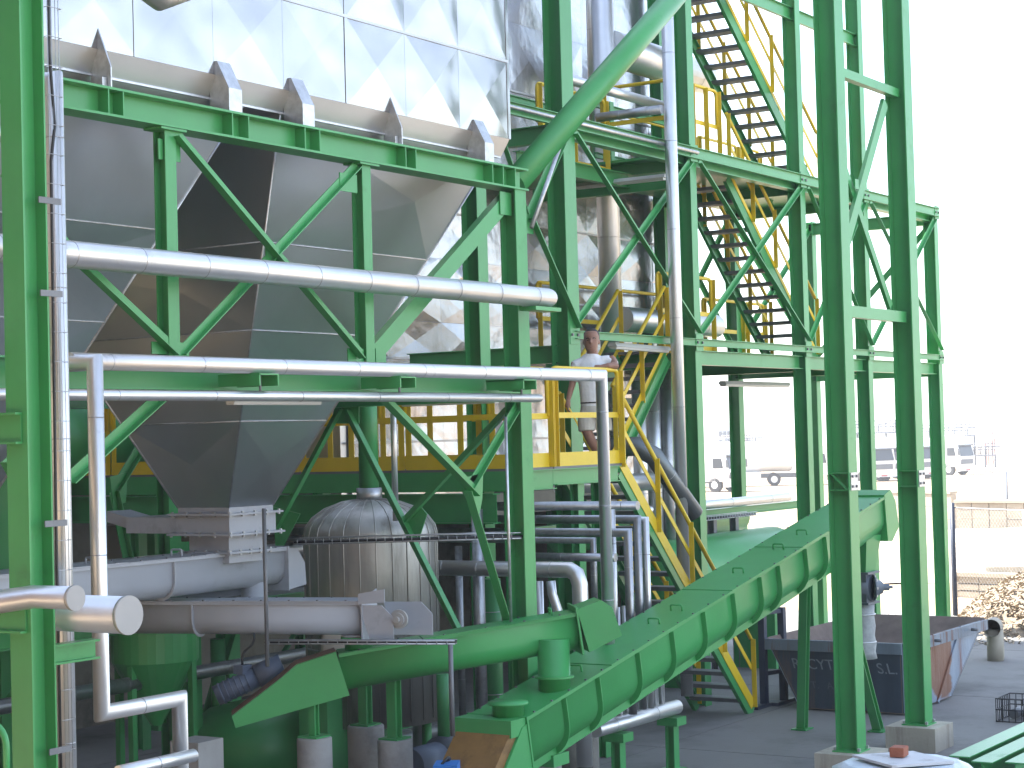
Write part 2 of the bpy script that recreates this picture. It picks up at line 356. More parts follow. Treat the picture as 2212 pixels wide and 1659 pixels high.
while X > 21.4:
    wd = (1.05, 1.3, .95)[k % 3]; k += 1
    for i in range(len(zs) - 1):
        crossbreak((X - wd, YH, zs[i]), (1, 0, 0), (0, 0, 1), (0, -1, 0), wd, zs[i + 1] - zs[i], random.uniform(-.03, .05), 'panel', CRUM, bh)
    X -= wd
for i in range(1, len(zs) - 1, 2): MB().box(((20.7 + XH1) / 2, YH - .012, zs[i]), (XH1 - 20.7, .02, .03)).build('seam_strip', BAND, bh)
UNDER = mat('undercroft_wall', (.30, .27, .22), .9, var=.15, vscale=1.5, dirt=(.12, .11, .09), dirts=(.8, .5, .72))
MB().box2((5.0, YH + 4.6, 0), (XH1, YH + 4.9, 7.0)).build('rear_wall', UNDER, bh)
MB().box2((XH1 - .3, YH + 1.0, 0), (XH1, YH + 4.6, ZH0)).build('side_wall', UNDER, bh)
MB().box2((XH0, YH - .3, ZH0 - .35), (XH1, YH + 4.6, ZH0 - .02)).build('floor_slab', UNDER, bh)
for X in (4, 8.5, 13, 17.5, 22, 26.5):
    MB().bar((X, YH + .2, 0), (X, YH + .2, ZH0 - .36), HS(.26, .26), (0, 1, 0)).build('column', GREEN, bh)
    MB().bar((X, YH + 3.4, 0), (X, YH + 3.4, ZH0 - .36), HS(.26, .26), (0, 1, 0)).build('column', GREEN, bh)

gt_ = thing('green_silo_drum', 'bright green horizontal drum behind the hoppers beside the yellow walkway rail', 'drum', PY(250, 940, 19.6))
pp = PY(265, 945, 19.6); MB().lathe(pp - V((2.2, 0, 0)), [(.3, 0), (.5, .12), (.5, 3.2), (.3, 3.3)], 26, (1, 0, 0)).build('shell', GREEN, gt_)
for dx in (-1.6, .4): MB().box2((pp.x + dx - .1, 19.3, 0), (pp.x + dx + .1, 19.9, pp.z - .3)).build('saddle', GREEN, gt_)
# ------------------------------------------------------------------ stair tower
YTW = 13.2
tw = thing('stair_tower_frame', 'green braced steel stair tower standing beside the boiler house', 'steel tower', (28, YTW + 1, 0))
Yt2 = YTW + 2.6
def colX(x, y): return PY(x, y, YTW).x
XZ, XA, XB, XC, XD, XE = colX(1030, 700), colX(1222, 740), colX(1493, 740), colX(1730, 740), colX(1866, 740), colX(2018, 740)
ZT = 16.5
MB().bar((XA, YTW, 0), (XA, YTW, ZT), HS(.28, .30, .02, .012), (0, 1, 0)).build('column', GREEN, tw)
for X in (XB, XC, XD): MB().bar((X, YTW, 0), (X, YTW, ZT), HS(.24, .20, .015, .01), (0, 1, 0)).build('column', GREEN, tw)
MB().bar((XZ, YTW, 0), (XZ, YTW, ZT - 8), HS(.24, .22, .015, .01), (0, 1, 0)).build('column', GREEN, tw)
ZE = PY(2015, 458, YTW).z
MB().bar((XE, YTW, 0), (XE, YTW, ZE), HS(.24, .20, .015, .01), (0, 1, 0)).build('column', GREEN, tw)
for X, zt_ in ((XC, ZT), (XD, ZE), (XE, ZE)): MB().bar((X, Yt2, 0), (X, Yt2, zt_), HS(.22, .20, .015, .01), (0, 1, 0)).build('column', GREEN, tw)
zU = PY(1560, 352, YTW).z; zLo = PY(1560, 745, YTW).z
yf = YTW - .13
def tie(x0, x1, z_, h_=.10, Y=yf, name='beam', sec=None): return MB().bar((x0, Y, z_), (x1, Y, z_), sec or US(h_, .06, .01, 1), (0, 0, 1)).build(name, GREEN, tw)
tie(XZ - 1.6, XE + .1, zU, .17); tie(XA, XE + .1, zLo, .11)
zTop = PY(1740, 45, YTW).z
tie(XB, XD, zTop, .22, YTW)
tie(XA, XE, zU - .06, .22, YTW + .02, sec=HS(.24, .16)); 
for X0, X1 in ((XB, XC), (XC, XD), (XD, XE)): MB().bar((X0 + .1, YTW, zLo - .22), (X1 - .1, YTW, zLo - .22), HS(.22, .14)).build('beam', GREEN, tw)
for X in (XA, XB, XC, XD, XE):
    for z_ in (zU, zLo):
        MB().box((X, yf - .012, z_), (.24, .012, .26)).build('gusset', GREEN, tw)
        for dx in (-.075, .075): MB().box((X + dx, yf - .025, z_), (.035, .03, .035)).build('bolt', DARKM, tw)
    for z_ in (zU - .12, zLo - .25): MB().bar((X, YTW + .1, z_), (X, Yt2, z_), HS(.24, .14), (0, 0, 1)).build('beam', GREEN, tw)
def br(x0, z0, x1, z1, dy=0, a=.10, su=1, par=None): return MB().bar((x0, yf + dy, z0), (x1, yf + dy, z1), LS(a, a * .7, .01, su, 1), (0, -1, 0)).build('brace', GREEN, par or tw)
Zc, Zl = zU - .15, zLo + .14
bays = ((XA, XB), (XB, XC), (XC, XD), (XD, XE))
for a, b in bays:
    br(a + .1, Zc, b - .06, Zl, -.02, .11, -1); br(b - .06, Zc, a + .1, Zl, .02, .085, 1)
    if b <= XD + .01 and False: br(a, zTop, b, zU)
pq = PY(1140, 480, yf); 
br(XA - .05, Zc, pq.x, pq.z, .0, .12, 1); br(pq.x, pq.z + .05, XA + .05, Zl - .05, -.02, .12, -1)
MB().tube([PY(1215, 300, yf - .15), PY(1148, 492, yf - .15)], .028, 8).build('brace_rod', GALV, tw)
MB().box((pq.x, yf - .01, pq.z), (.22, .012, .3)).build('gusset', GREEN, tw)
br(pq.x - .02, pq.z + .1, XZ + .3, Zc + .05, .03, .1, 1)
# rear bracing of the end bay, lit against the sky
for a, b in ((XC, XD), (XD, XE)):
    MB().bar((a, Yt2, Zc), (b, Yt2, Zl), LS(.09, .07), (0, -1, 0)).build('brace', GREEN, tw)
    MB().bar((b, Yt2, Zc), (a, Yt2, Zl), LS(.09, .07), (0, -1, 0)).build('brace', GREEN, tw)
MB().bar((XE, YTW, Zc), (XE, Yt2, Zl), LS(.12, .07), (1, 0, 0)).build('brace', GREEN, tw)
# decks: zU level and zLo level
for (x0, x1, y0, y1, z_) in ((XB - .3, XD + .2, YTW + .15, Yt2, zU - .02), (XB + .2, XD + .2, YTW + .15, Yt2, zLo - .10), (XA + 1.5, XB - .4, YTW + 1.1, Yt2 + .1, zU - .3)):
    MB().box2((x0, y0, z_ - .04), (x1, y1, z_)).build('deck', GREEN, tw)
# landing bracket deck left of column B, upper level
pz = PY(1340, 375, YTW + 1.4)
MB().bar((XA + .3, YTW + .9, zU - .35), (XB - .2, YTW + .9, zU - .35), HS(.22, .12)).build('beam', GREEN, tw)
MB().bar((XB - .25, YTW + .1, zU - .42), (XB - .25, Yt2, zU - .42), HS(.24, .12)).build('beam', GREEN, tw)
MB().bar((XA + .2, Yt2 - .3, zU + .95), (XB, Yt2 - .3, zU + .95), US(.09, .05), (0, 0, 1)).build('beam', GREEN, tw)
xm = PY(1315, 240, YTW + 1.6)
MB().bar((xm.x, YTW + 1.6, zU - .2), (xm.x, YTW + 1.6, zU + 1.05), HS(.12, .12), (0, 1, 0)).build('post', GREEN, tw)
for dz in (.15, .95): MB().bar((xm.x - .5, YTW + 1.6, zU + dz), (xm.x + 1.9, YTW + 1.6, zU + dz), US(.09, .05), (0, 0, 1)).build('beam', GREEN, tw)

# ------------------------------------------------------------------ railings and stairs
def railing(pts, label=None, parent=None, h=1.19, kick=True, mid=True, posts=None, endloop=True, name='railing', r=.030):
    """tubular guard rail along a polyline of deck points; children of a walkway or stair"""
    pts = [V(p) for p in pts]; up = V((0, 0, 1))
    a, b = pts[0], pts[-1]
    top = [p + up * h for p in pts]; md = [p + up * h * .52 for p in pts]
    path = fillet([md[0]] + top + [md[-1]], .09, 3) if endloop else top
    rl = MB().tube(path, r, 8).build('top_rail', YELLOW, parent)
    for i in range(len(pts) - 1):
        d = (md[i + 1] - md[i]).normalized(); side = d.cross(up).normalized()
        if mid: MB().bar(md[i], md[i + 1], RS(.012, .07), up).build('mid_rail', YELLOW, parent)
        L_ = (pts[i + 1] - pts[i]).length; n = posts if posts else max(1, round(L_ / 1.3))
        for k in range(n + 1 if i == len(pts) - 2 else n):
            q = pts[i].lerp(pts[i + 1], k / n)
            MB().bar(q, q + up * (h - .01), LS(.085, .085, .009), (0, -1, 0)).build('post', YELLOW, parent)
        if kick:
            n_ = side * .01
            MB().bar(pts[i] + up * .085, pts[i + 1] + up * .085, RS(.012, .17), up).build('toe_board', YELLOW, parent)
def stair(name, label, x0, z0, x1, z1, ya, yb, rail=True, near_col=None, far_rail=True, colour=GREEN, group=None, treadmat=None, eh=.15):
    """flight climbing along X from (x1,z1 low) to (x0,z0 high); treads run along Y"""
    st = thing(name, label, 'staircase', ((x0 + x1) / 2, (ya + yb) / 2, min(z0, z1)), group)
    for Y in (ya, yb):
        MB().bar((x0, Y, z0 - .10), (x1, Y, z1 - .02 if z1 < .2 else z1 - .10), US(.20, .06, .01, 1 if Y == yb else -1), (0, 0, 1)).build('stringer', colour, st)
        MB().bar((x0, Y + (-.006 if Y == ya else .006), z0 + .02), (x1, Y + (-.006 if Y == ya else .006), z1 + .10), RS(.008, eh), (0, 0, 1)).build('stringer_edge', YELLOW, st)
    n = max(3, round(abs(z0 - z1) / .215))
    for i in range(1, n):
        t = i / n; x, z_ = x0 + (x1 - x0) * t, z0 + (z1 - z0) * t
        MB().box((x, (ya + yb) / 2, z_ - .02), (.26, abs(yb - ya) - .02, .055)).build('tread', treadmat or DARKM, st)
    if rail:
        for Y in ((ya, yb) if far_rail else (ya,)):
            a, b = V((x0, Y, z0)), V((x1, Y, z1 + .12)); up = V((0, 0, 1)); d = b - a
            MB().tube([a + up * .95, b + up * .95], .030, 8).build('handrail', YELLOW, st)
            MB().bar(a + up * .52, b + up * .52, RS(.012, .065), up).build('mid_rail', YELLOW, st)
            k = max(2, round(d.length / 1.25))
            for i in range(k + 1):
                q = a.lerp(b, i / k); MB().bar(q - up * .05, q + up * .94, LS(.075, .075, .009), (0, -1, 0)).build('post', YELLOW, st)
    return st
# upper and middle flights inside the tower
ya, yb = YTW + .35, YTW + 1.25
pu = PY(1694, 264, ya); tn = .80
zA = zU
xa_bot = pu.x + (pu.z - zA) / tn; xa_top = xa_bot - 4.7
stair('upper_stair_flight', 'upper open flight of grey treads descending right in the stair tower', xa_top, zA + 4.7 * tn, xa_bot, zA, ya, yb, eh=.07)
pm = PY(1702, 647, ya); tm = .86
xm_bot = pm.x + (pm.z - (zLo - .1)) / tm; xm_top = xm_bot - (zU - zLo) / tm
stair('middle_stair_flight', 'middle open flight of grey treads between the two tower landings', xm_top, zU, xm_bot, zLo - .1, ya, yb, eh=.07)
# yellow rails on the tower landings
r0 = thing('landing_guard_rail', 'yellow guard rail on the ledge left of the long silver pipe', 'railing', (XA + 1, YTW + 1, zU - .3))
railing([(XA + 1.3, YTW + 1.15, zU - .3), (XB - .45, YTW + 1.15, zU - .3)], parent=r0, posts=2, kick=True)
r1 = thing('landing_guard_rail', 'yellow guard rail on the upper tower landing beside the steps', 'railing', (XB + .3, YTW, zU))
railing([(XB + .12, YTW + .2, zU), (XB + .5, YTW + .2, zU)], parent=r1, posts=1, kick=True)
railing([(XB + .6, YTW + .2, zU), (XB + 1.5, YTW + .2, zU)], parent=r1, posts=2, kick=True)
railing([(XB + .12, Yt2 - .15, zU), (XC, Yt2 - .15, zU)], parent=r1, posts=2, kick=True)
railing([(XB + .1, YTW + .25, zU), (XB + .1, YTW + 1.5, zU)], parent=r1, posts=1, kick=False)
r2 = thing('landing_guard_rail', 'yellow guard rail on the lower tower landing above the parked trucks', 'railing', (XB + .3, YTW, zLo))
railing([(XB - .2, YTW + .45, zLo - .1), (XB + 1.6, YTW + .45, zLo - .1)], parent=r2, posts=2, kick=True)
railing([(XB - .2, Yt2, zLo - .1), (XC, Yt2, zLo - .1)], parent=r2, posts=2, kick=False)
for i, (zz, lab) in enumerate(((zU, 'pale yellow rail loop on the rear edge of the upper tower landing'), (zLo - .1, 'pale yellow rail loop on the rear edge of the lower tower landing'))):
    r3 = thing('rear_guard_rail', lab, 'railing', (XC, Yt2, zz))
    railing([(XC + .35, Yt2 - .1, zz), (XC + .95, Yt2 - .1, zz)], parent=r3, posts=1, kick=False)
    railing([(XC + 1.3, Yt2 - .1, zz), (XD + .1, Yt2 - .1, zz)], parent=r3, posts=1, kick=False)
    railing([(XD + .3, Yt2 - .1, zz), (XD + 1.1, Yt2 - .1, zz)], parent=r3, posts=1, kick=False)

# ------------------------------------------------------------------ right-hand pair of columns (line YG)
YG = 8.88
gh = thing('portal_column_pair', 'pair of tall green steel columns tied by braces on concrete plinths', 'steel columns', (22, YG, 0))
XG = PY(1832, 1400, YG).x; XHh = PY(1980, 1400, YG).x
for X in (XG, XHh):
    MB().bar((X, YG, .31), (X, YG, 15), HS(.27, .26, .017, .011), (0, 1, 0)).build('column', GREEN, gh)
    MB().box2((X - .33, YG - .33, 0), (X + .33, YG + .33, .31)).build('plinth', CONCW, gh)
    MB().box((X, YG, .318), (.34, .34, .016)).build('base_plate', GREEN, gh)
    for sx in (-.13, .13):
        for sy in (-.15, .15): MB().box((X + sx, YG + sy, .34), (.03, .03, .05)).build('anchor_bolt', GALV, gh)
    pz = PY(1820 if X == XG else 1965, 1040 if X == XG else 1034, YG).z
    MB().box((X, YG - .142, pz), (.2, .014, .21)).build('splice_plate', GALV, gh)
    for sx in (-.06, .06):
        for sz in (-.06, .06): MB().box((X + sx, YG - .152, pz + sz), (.03, .02, .03)).build('bolt', DARKM, gh)
    for dz in (-.1, .1): MB().box((X - .066, YG, pz + dz), (.12, .232, .012)).build('stiffener', GREEN, gh)
    if X == XG: MB().bar((X - .1, YG - .1, pz - .1), (X - .1, YG + .1, pz + .1), RS(.06, .012), (0, -1, 0)).build('stiffener', GREEN, gh)
pyg = lambda x, y: PY(x, y, YG)
zt1 = pyg(1862, 175).z; zt2 = pyg(1880, 678).z
for z_, h_ in ((zt1, .11), (zt2, .14)): MB().bar((XG + .1, YG, z_), (XHh - .1, YG, z_), RS(.1, h_)).build('strut', GREEN, gh)
MB().bar(pyg(1910, 222), pyg(1820, 548), RS(.05, .15), (0, 0, 1)).build('brace', GREEN, gh)
MB().bar(pyg(1810, 300) + V((0, .05, 0)), pyg(1930, 662) + V((0, .05, 0)), RS(.05, .11), (0, 0, 1)).build('brace', GREEN, gh)
MB().box(pyg(1847, 398) + V((0, -.02, 0)), (.11, .012, .12)).build('gusset', GREEN, gh)

tag(MB().tube([(XZ - 1.2, yf - .08, zU + .0), (XB, yf - .08, zU + .0)], .028, 8).build('conduit', GALV), 'grey conduit along the upper tie of the stair tower', 'conduit')
# ------------------------------------------------------------------ walkway behind the hoppers and the landing the man stands on
YL = 12.15
pl0, pl1 = PY(1197, 1006, YL), PY(1345, 1000, YL)
ZP = PY(1270, 1004, YL).z
X0, X1 = pl0.x, pl1.x
wk = thing('steel_walkway', 'yellow railed green walkway and landing at the head of the lower stair', 'walkway', (X0, YL, 0))
YLb = YL + .95
MB().box2((X0, YL, ZP - .03), (X1, YLb, ZP)).build('deck', DARKM, wk)
MB().bar((X0, YL + .03, ZP - .13), (X1 - .1, YL + .03, ZP - .13), US(.2, .07, .01, 1), (0, 0, 1)).build('edge_beam', GREEN, wk)
railing([(X0, YL, ZP), (X1 - .08, YL, ZP)], parent=wk, posts=1, h=1.21)
# long part runs back along Y past the hoppers
YE = 19.5
MB().box2((X0 - .95, YL, ZP - .03), (X0 - .02, YE, ZP)).build('deck', DARKM, wk)
MB().bar((X0 - .95, YL, ZP - .15), (X0 - .95, YE, ZP - .15), US(.24, .07, .01, 1), (0, 0, 1)).build('edge_beam', GREEN, wk)
MB().bar((X0 - .95, YL + .02, ZP - .15), (X0 - .02, YL + .02, ZP - .15), US(.24, .07, .01, 1), (0, 0, 1)).build('edge_beam', GREEN, wk)
Y = YL
while Y < YE - .5:
    railing([(X0 - .95, Y, ZP), (X0 - .95, Y + 1.55, ZP)], parent=wk, posts=2); Y += 1.66
railing([(X0 - .95 + .05, YL, ZP), (X0 - .12, YL, ZP)], parent=wk, posts=1)
Y = YL + 1.1
while Y < YE - .5:
    railing([(X0 - .06, Y, ZP), (X0 - .06, Y + 1.5, ZP)], parent=wk, posts=2); Y += 1.62
railing([(X0 - .06, YL + .02, ZP), (X0 - .06, YL + .9, ZP)], parent=wk, posts=1, kick=False)
for yy in (YL + .1, YL + 3.0, YL + 6.2): MB().bar((X0 - .8, yy, 0), (X0 - .8, yy, ZP - .27), HS(.16, .16), (0, 1, 0)).build('post', GREEN, wk)
for x_ in (1247, 1292):
    X = PY(x_, 1100, YL + .1).x
    MB().bar((X, YL + .1, 0), (X, YL + .1, ZP - .23), HS(.12, .14), (0, 1, 0)).build('post', GREEN, wk)
# big edge girder below the walkway (dark, seen between the braces)
MB().bar((X0 - 1.0, YL + .2, ZP - .47), (X0 - 1.0, YE, ZP - .47), HS(.36, .16), (0, 0, 1)).build('girder', GREEN, wk)
# lower stair to the yard
ls = stair('lower_stair_flight', 'long yellow and green stair from the landing down to the yard', X1 - .02, ZP, X1 + ZP * .985, .02, YL + .02, YLb - .02)
# short flight up to the tower landing
p_a, p_b = PY(1300, 935, YL + 1.35), PY(1440, 745, YL + 1.35)
stair('short_stair_flight', 'short yellow flight rising behind the man towards the tower landing', XB - .35, zLo - .1, XB - .35 - (zLo - .1 - ZP) / .98, ZP, YTW + .25, YTW + 1.05)
MB().box2((XB - .4, YTW + .2, zLo - .14), (XB + .3, YTW + 1.3, zLo - .1)).build('deck', DARKM, wk)
# ------------------------------------------------------------------ insulated pipes
def pipe(label, pts, r, mat_=None, gap=.95, el=0, name='insulated_pipe', cat='pipe', n=18, group=None, cap=None, first=.4):
    """clad pipe along a polyline; joint bands stand proud as parts"""
    pts = [V(p) for p in pts]; mat_ = mat_ or ALU
    t = thing(name, label, cat, min(pts, key=lambda p: p.z), group)
    MB().tube(fillet(pts, el, 3) if el else pts, r, n).build('cladding', mat_, t)
    for i in range(len(pts) - 1):
        d = pts[i + 1] - pts[i]; L_ = d.length; d.normalize(); s_ = first
        while s_ < L_ - .15:
            MB().tube([pts[i] + d * (s_ - .004), pts[i] + d * (s_ + .004)], r + .0015, n).build('joint_band', BAND, t); s_ += gap
    if cap:
        for e, q in ((pts[-1], pts[-2]),):
            d = (e - q).normalized(); MB().tube([e - d * .02, e + d * .006], r + .006, n).build('end_cap', CAPM, t)
    return t
YP = 10.32
CAPM = mat('dull_cap_plate', (.38, .38, .37), .55, .2, var=.08)
# big, middle and thin horizontal runs along the hopper frame; heights fixed at the right-hand end
zp1 = PY(1150, 641, YP).z; e1 = PY(1180, 645, YP); r1_ = 21.5 * e1.dot(_F0) / FPX * 1.0
p1 = pipe('thick silver insulated pipe crossing in front of the hoppers', [(4.6, YP, zp1), (e1.x, YP, zp1), (e1.x + .07, YP + .12, zp1), (e1.x + .07, YP + .30, zp1)], r1_, gap=.72)
MB().box((e1.x - .12, YP, zp1 - r1_ - .02), (.5, .2, .04)).build('bracket', GREEN, p1)
zp2 = PY(1290, 811, YP).z; e2 = PY(1299, 812, YP); r2_ = 13 * 20.7 / FPX
v2x = PY(207, 800, YP - .15)
pipe('middle silver pipe along the lower chord turning down in front of the man', [(PY(150, 775, YP).x, YP, zp2), (e2.x, YP, zp2), (e2.x, YP, 1.25)], r2_, gap=1.02)
zp3 = PY(1150, 860, YP).z; e3 = PY(1163, 860, YP); r3_ = 8.8 * 20.0 / FPX
pipe('thin silver pipe hung under the lower chord of the hopper frame', [(4.6, YP, zp3), (e3.x, YP, zp3), (e3.x + .05, YP + .1, zp3)], r3_, gap=1.1)
for x in (565, 865, 1128):
    p = PY(x, 815, YP); hb = thing('pipe_hanger', {565: 'green pipe bracket under the middle pipe by the left hopper', 865: 'green pipe bracket with rod at the middle of the lower chord', 1128: 'green pipe bracket beside the hopper frame corner column'}[x], 'bracket', (p.x, YP, zp3))
    MB().box2((p.x - .17, YP - .12, zp2 - r2_ - .10), (p.x - .155, YT - .1, zp2 - r2_ + .005)).build('bracket_plate', GREEN, hb)
    MB().box2((p.x - .17, YP - .12, zp2 - r2_ - .012), (p.x + .08, YT - .1, zp2 - r2_)).build('bracket_shelf', GREEN, hb)
    MB().box2((p.x + .066, YP - .12, zp2 - r2_ - .10), (p.x + .08, YT - .1, zp2 - r2_ - .012)).build('bracket_plate', GREEN, hb)
    MB().tube([(p.x - .02, YP, zp2 - r2_ - .012), (p.x - .02, YP, zp3)], .012, 6).build('hanger_rod', DARKM, hb)
# two fluorescent luminaires under the chord and two on the tower
LAMPB = mat('luminaire_housing', (.62, .63, .62), .4, var=.05); DIFF = mat('diffuser', (.75, .75, .73), .3, var=.03)
def lamp(label, a, b, w_=.13):
    a, b = V(a), V(b); t = thing('fluorescent_luminaire', label, 'light fitting', (a + b) / 2)
    MB().bar(a, b, [(-w_ / 2, 0), (w_ / 2, 0), (w_ * .3, .055), (-w_ * .3, .055)]).build('housing', LAMPB, t)
    d = (b - a).normalized() * .03
    MB().bar(a + d - V((0, 0, .035)), b - d - V((0, 0, .035)), [(-w_ * .42, .034), (-w_ * .3, 0), (w_ * .3, 0), (w_ * .42, .034)]).build('diffuser', DIFF, t)
q = PY(590, 868, YT + .25).z
lamp('long pale strip light hanging under the hopper frame chord', PY(492, 866, YT + .25), V((PY(690, 868, YT + .25).x, YT + .25, PY(492, 866, YT + .25).z)))
a_ = PX(868, 872, XF + .3); lamp('dark strip light under the walkway end by the corner column', a_, V((a_.x, PX(1078, 872, XF + .3).y, a_.z)))
a_ = PY(1322, 748, YTW - .05); lamp('pale strip light fixed below the tower tie just right of the man', a_, V((PY(1440, 754, YTW - .05).x, YTW - .05, a_.z - .02)), .16)
a_ = PX(1243, 405, XB - .6); lamp('pale strip light under the upper landing beside the long vertical pipe', a_, V((a_.x, PX(1440, 392, XB - .6).y, a_.z)), .16)
a_ = PY(1560, 830, YTW + .9); lamp('pale strip light under the lower tower landing above the trucks', a_, V((PY(1700, 825, YTW + .9).x, YTW + .9, a_.z)), .16)

# left column with its stub beams, vertical pipes and wire cable ladder
YC = 9.15
pc = PY(62, 900, YC)
lc = thing('left_column', 'large dark green steel column at the left edge of the view', 'steel column', (pc.x, YC, 0))
MB().bar((pc.x, YC, .3), (pc.x, YC, 14), HS(.205, .19, .014, .010), (1, 0, 0)).build('column', GREEN, lc)
MB().box2((pc.x - .4, YC - .4, 0), (pc.x + .4, YC + .4, .3)).build('plinth', CONCW, lc)
zs_ = (PY(40, 900, YC).z + PY(40, 950, YC).z) / 2
MB().bar((pc.x - .11, YC - .05, zs_), (pc.x - .11, YC + 3.5, zs_), HS(.20, .10), (0, 0, 1)).build('stub_beam', GREEN, lc)
zs2 = PY(40, 1340, YC).z
MB().bar((pc.x - .11, YC - .06, zs2), (pc.x - .11, YC + 3.5, zs2), HS(.16, .10), (0, 0, 1)).build('stub_beam', GREEN, lc)
pbm = PY(165, 1402, YC + .2)
MB().bar((pc.x + .10, YC + .1, pbm.z), (PY(205, 1402, YC + .1).x, YC + .1, pbm.z), HS(.13, .10), (0, 0, 1)).build('stub_beam', GREEN, lc)
MB().bar((pc.x - .17, YC + .3, zs_ + .6), (pc.x - .17, YC + 3, zs_ - 2), LS(.09, .07), (-1, 0, 0)).build('brace', GREEN, lc)
CLIP = mat('dull_zinc', (.20, .21, .22), .6, .3, var=.2)
for y in (437, 636, 1131, 1622):
    z_ = PY(85, y, YC).z
    MB().box2((pc.x + .02, YC - .11, z_ - .02), (pc.x + .21, YC - .10, z_ + .02)).build('clip_plate', CLIP, lc)
r_v1 = 20.5 * 13.1 / FPX
c1 = PY(118, 300, 9.75); zt1_ = PY(118, 175, 9.75).z
pipe('upright silver pipe hugging the large left column', [(c1.x, 11.2, zt1_), (c1.x, 9.75, zt1_), (c1.x, 9.75, .3)], r_v1, gap=1.05)
c2 = PY(207, 900, 10.0); zt2_ = PY(207, 783, 10.0).z; zb2 = PY(224, 1540, 10.0).z; xb2 = PY(388, 1525, 10.0).x
pipe('upright silver pipe with elbows second from the left column', [(c2.x, 11.4, zt2_), (c2.x, 10.0, zt2_), (c2.x, 10.0, zb2), (xb2, 10.0, zb2), (xb2, 10.0, .2)], .0595, gap=1.0)
zb3 = PY(300, 1655, 9.9).z
pipe('short silver pipe near the ground below the stepped pipe', [(c2.x + .0, 9.85, zb3), (xb2 - .02, 9.85, zb3)], .05, gap=2)
# pipes passing behind the left column at the frame edge
for (y, r_, lab) in ((156, .05, 'silver pipe end at the upper left edge of the view'), (292, .055, 'second silver pipe end below it at the left edge')):
    p = PY(20, y, 10.4); pipe(lab, [(p.x - 2.5, 10.4, p.z), (p.x + .35, 10.4, p.z)], r_, gap=1.5)
p = PY(0, 520, 10.6); pipe('bright silver pipe end beside the thick pipe at the left edge', [(p.x - 2, 10.55, p.z), (p.x + .2, 10.55, p.z)], .035, gap=1.5)
p = PY(200, 8, 9.0)
pipe('beige insulated duct hanging in at the top left corner', [(PY(250, -60, 9.3).x - .6, 9.30, PY(395, 5, 9.30).z + .35), (PY(345, -12, 9.30).x, 9.30, PY(345, -10, 9.30).z), (PY(400, 2, 9.30).x, 9.33, PY(400, -10, 9.30).z + .06), (PY(425, -20, 9.30).x, 9.36, PY(400, -60, 9.30).z + .3)], .105, mat('weathered_cladding', (.50, .47, .42), .38, .9, var=.1), gap=.28, first=.1)
# capped pipes lower left, running along Y with end plates facing the yard
pcap = PX(280, 1329, 11.2)
cp = PX(278, 1329, pc.x + .45)
pipe('wide capped silver pipe ending beside the left column', [(cp.x, cp.y + 3.0, cp.z), (cp.x, cp.y, cp.z)], 40.5 * (cp - EYE).dot(_F0) / FPX, ALU, gap=5, cap=True, n=28)
cq = PX(163, 1292, pc.x - .25)
pipe('narrow capped silver pipe crossing in front of the left column', [(cq.x - 1.2, cq.y + 1.1, cq.z - .12), (cq.x, cq.y + .36, cq.z), (cq.x, cq.y, cq.z)], 25.5 * (cq - EYE).dot(_F0) / FPX, ALU, gap=.5, cap=True, n=24)
# wire cable ladder up the left column
wl = thing('wire_cable_tray', 'thin wire basket cable tray climbing beside the left column', 'cable tray', (c1.x, 9.45, 1))
px0 = PY(107, 300, 9.45).x
for dx in (0, .035, .07, .10):
    MB().tube([(px0 + dx, 9.45, .4), (px0 + dx, 9.45, 9.5)], .0028, 5).build('wire', GALV, wl)
for i in range(44):
    z_ = .5 + i * .2; MB().tube([(px0 - .012, 9.47, z_), (px0 - .012, 9.43, z_), (px0 + .112, 9.43, z_), (px0 + .112, 9.47, z_)], .0028, 5).build('rung', GALV, wl)
tag(MB().tube([(px0 + .02, 9.46, 9.4), (px0 + .022, 9.46, 6.8), (px0 + .05, 9.45, 6.3), (px0 + .0, 9.44, 6.05), (px0 - .02, 9.44, 3.5), (px0 - .02, 9.44, .4)], .012, 6).build('black_cable', BLACK), 'black cable running down the wire tray beside the left column', 'cable')

# large sloping green tube from the frame corner up to the right
g0, g1 = PY(1108, 400, 11.15), PY(1455, -5, 11.15)
gt = thing('sloping_green_tube', 'thick smooth green tube rising diagonally across the tower', 'tube', g0)
MB().tube([g0, g0 + (g1 - g0) * 1.5], 29 * (g0 - EYE).dot(_F0) / FPX, 28).build('tube_shell', GREEN, gt)

# pipes on the boiler house and tower
def vpipe(label, x, y, Y, r, z0, z1, m_=None, gap=1.3): 
    p = PY(x, y, Y); return pipe(label, [(p.x, Y, z1), (p.x, Y, z0)], r, m_, gap=gap, first=.7)
vpipe('long slim silver pipe standing left of the second tower column', 1452, 400, YTW - .30, 13.5 * 28 / FPX, .3, 13)
vpipe('wide silver duct rising behind the upper tower bracing', 1312, 400, YH - .9, 24 * 31.5 / FPX, 3.5, 14, ALU, 2.0)
vpipe('slim silver pipe rising left of the wide silver duct', 1281, 200, YH - .7, 10 * 31 / FPX, 8.5, 14)
vpipe('pale upright pipe behind the lower stair, leftmost of three', 1382, 950, YTW + 1.3, 16 * 28.5 / FPX, 1.5, zLo - .3)
vpipe('pale upright pipe behind the lower stair, middle of three', 1412, 950, YTW + 1.35, 18 * 28.8 / FPX, 1.5, zLo - .3)
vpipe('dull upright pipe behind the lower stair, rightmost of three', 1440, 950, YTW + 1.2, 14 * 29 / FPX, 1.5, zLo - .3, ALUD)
p0, p1_ = PY(1385, 125, YH - 1.0), PY(1512, 150, YH - 1.0)
pipe('fat horizontal silver duct passing behind the upper stair flight', [(PY(1322, 125, YH - 1.0).x, YH - 1.0, p0.z), (p1_.x + .1, YH - 1.0, p0.z)], 36 * 33 / FPX, ALU, gap=1.2)
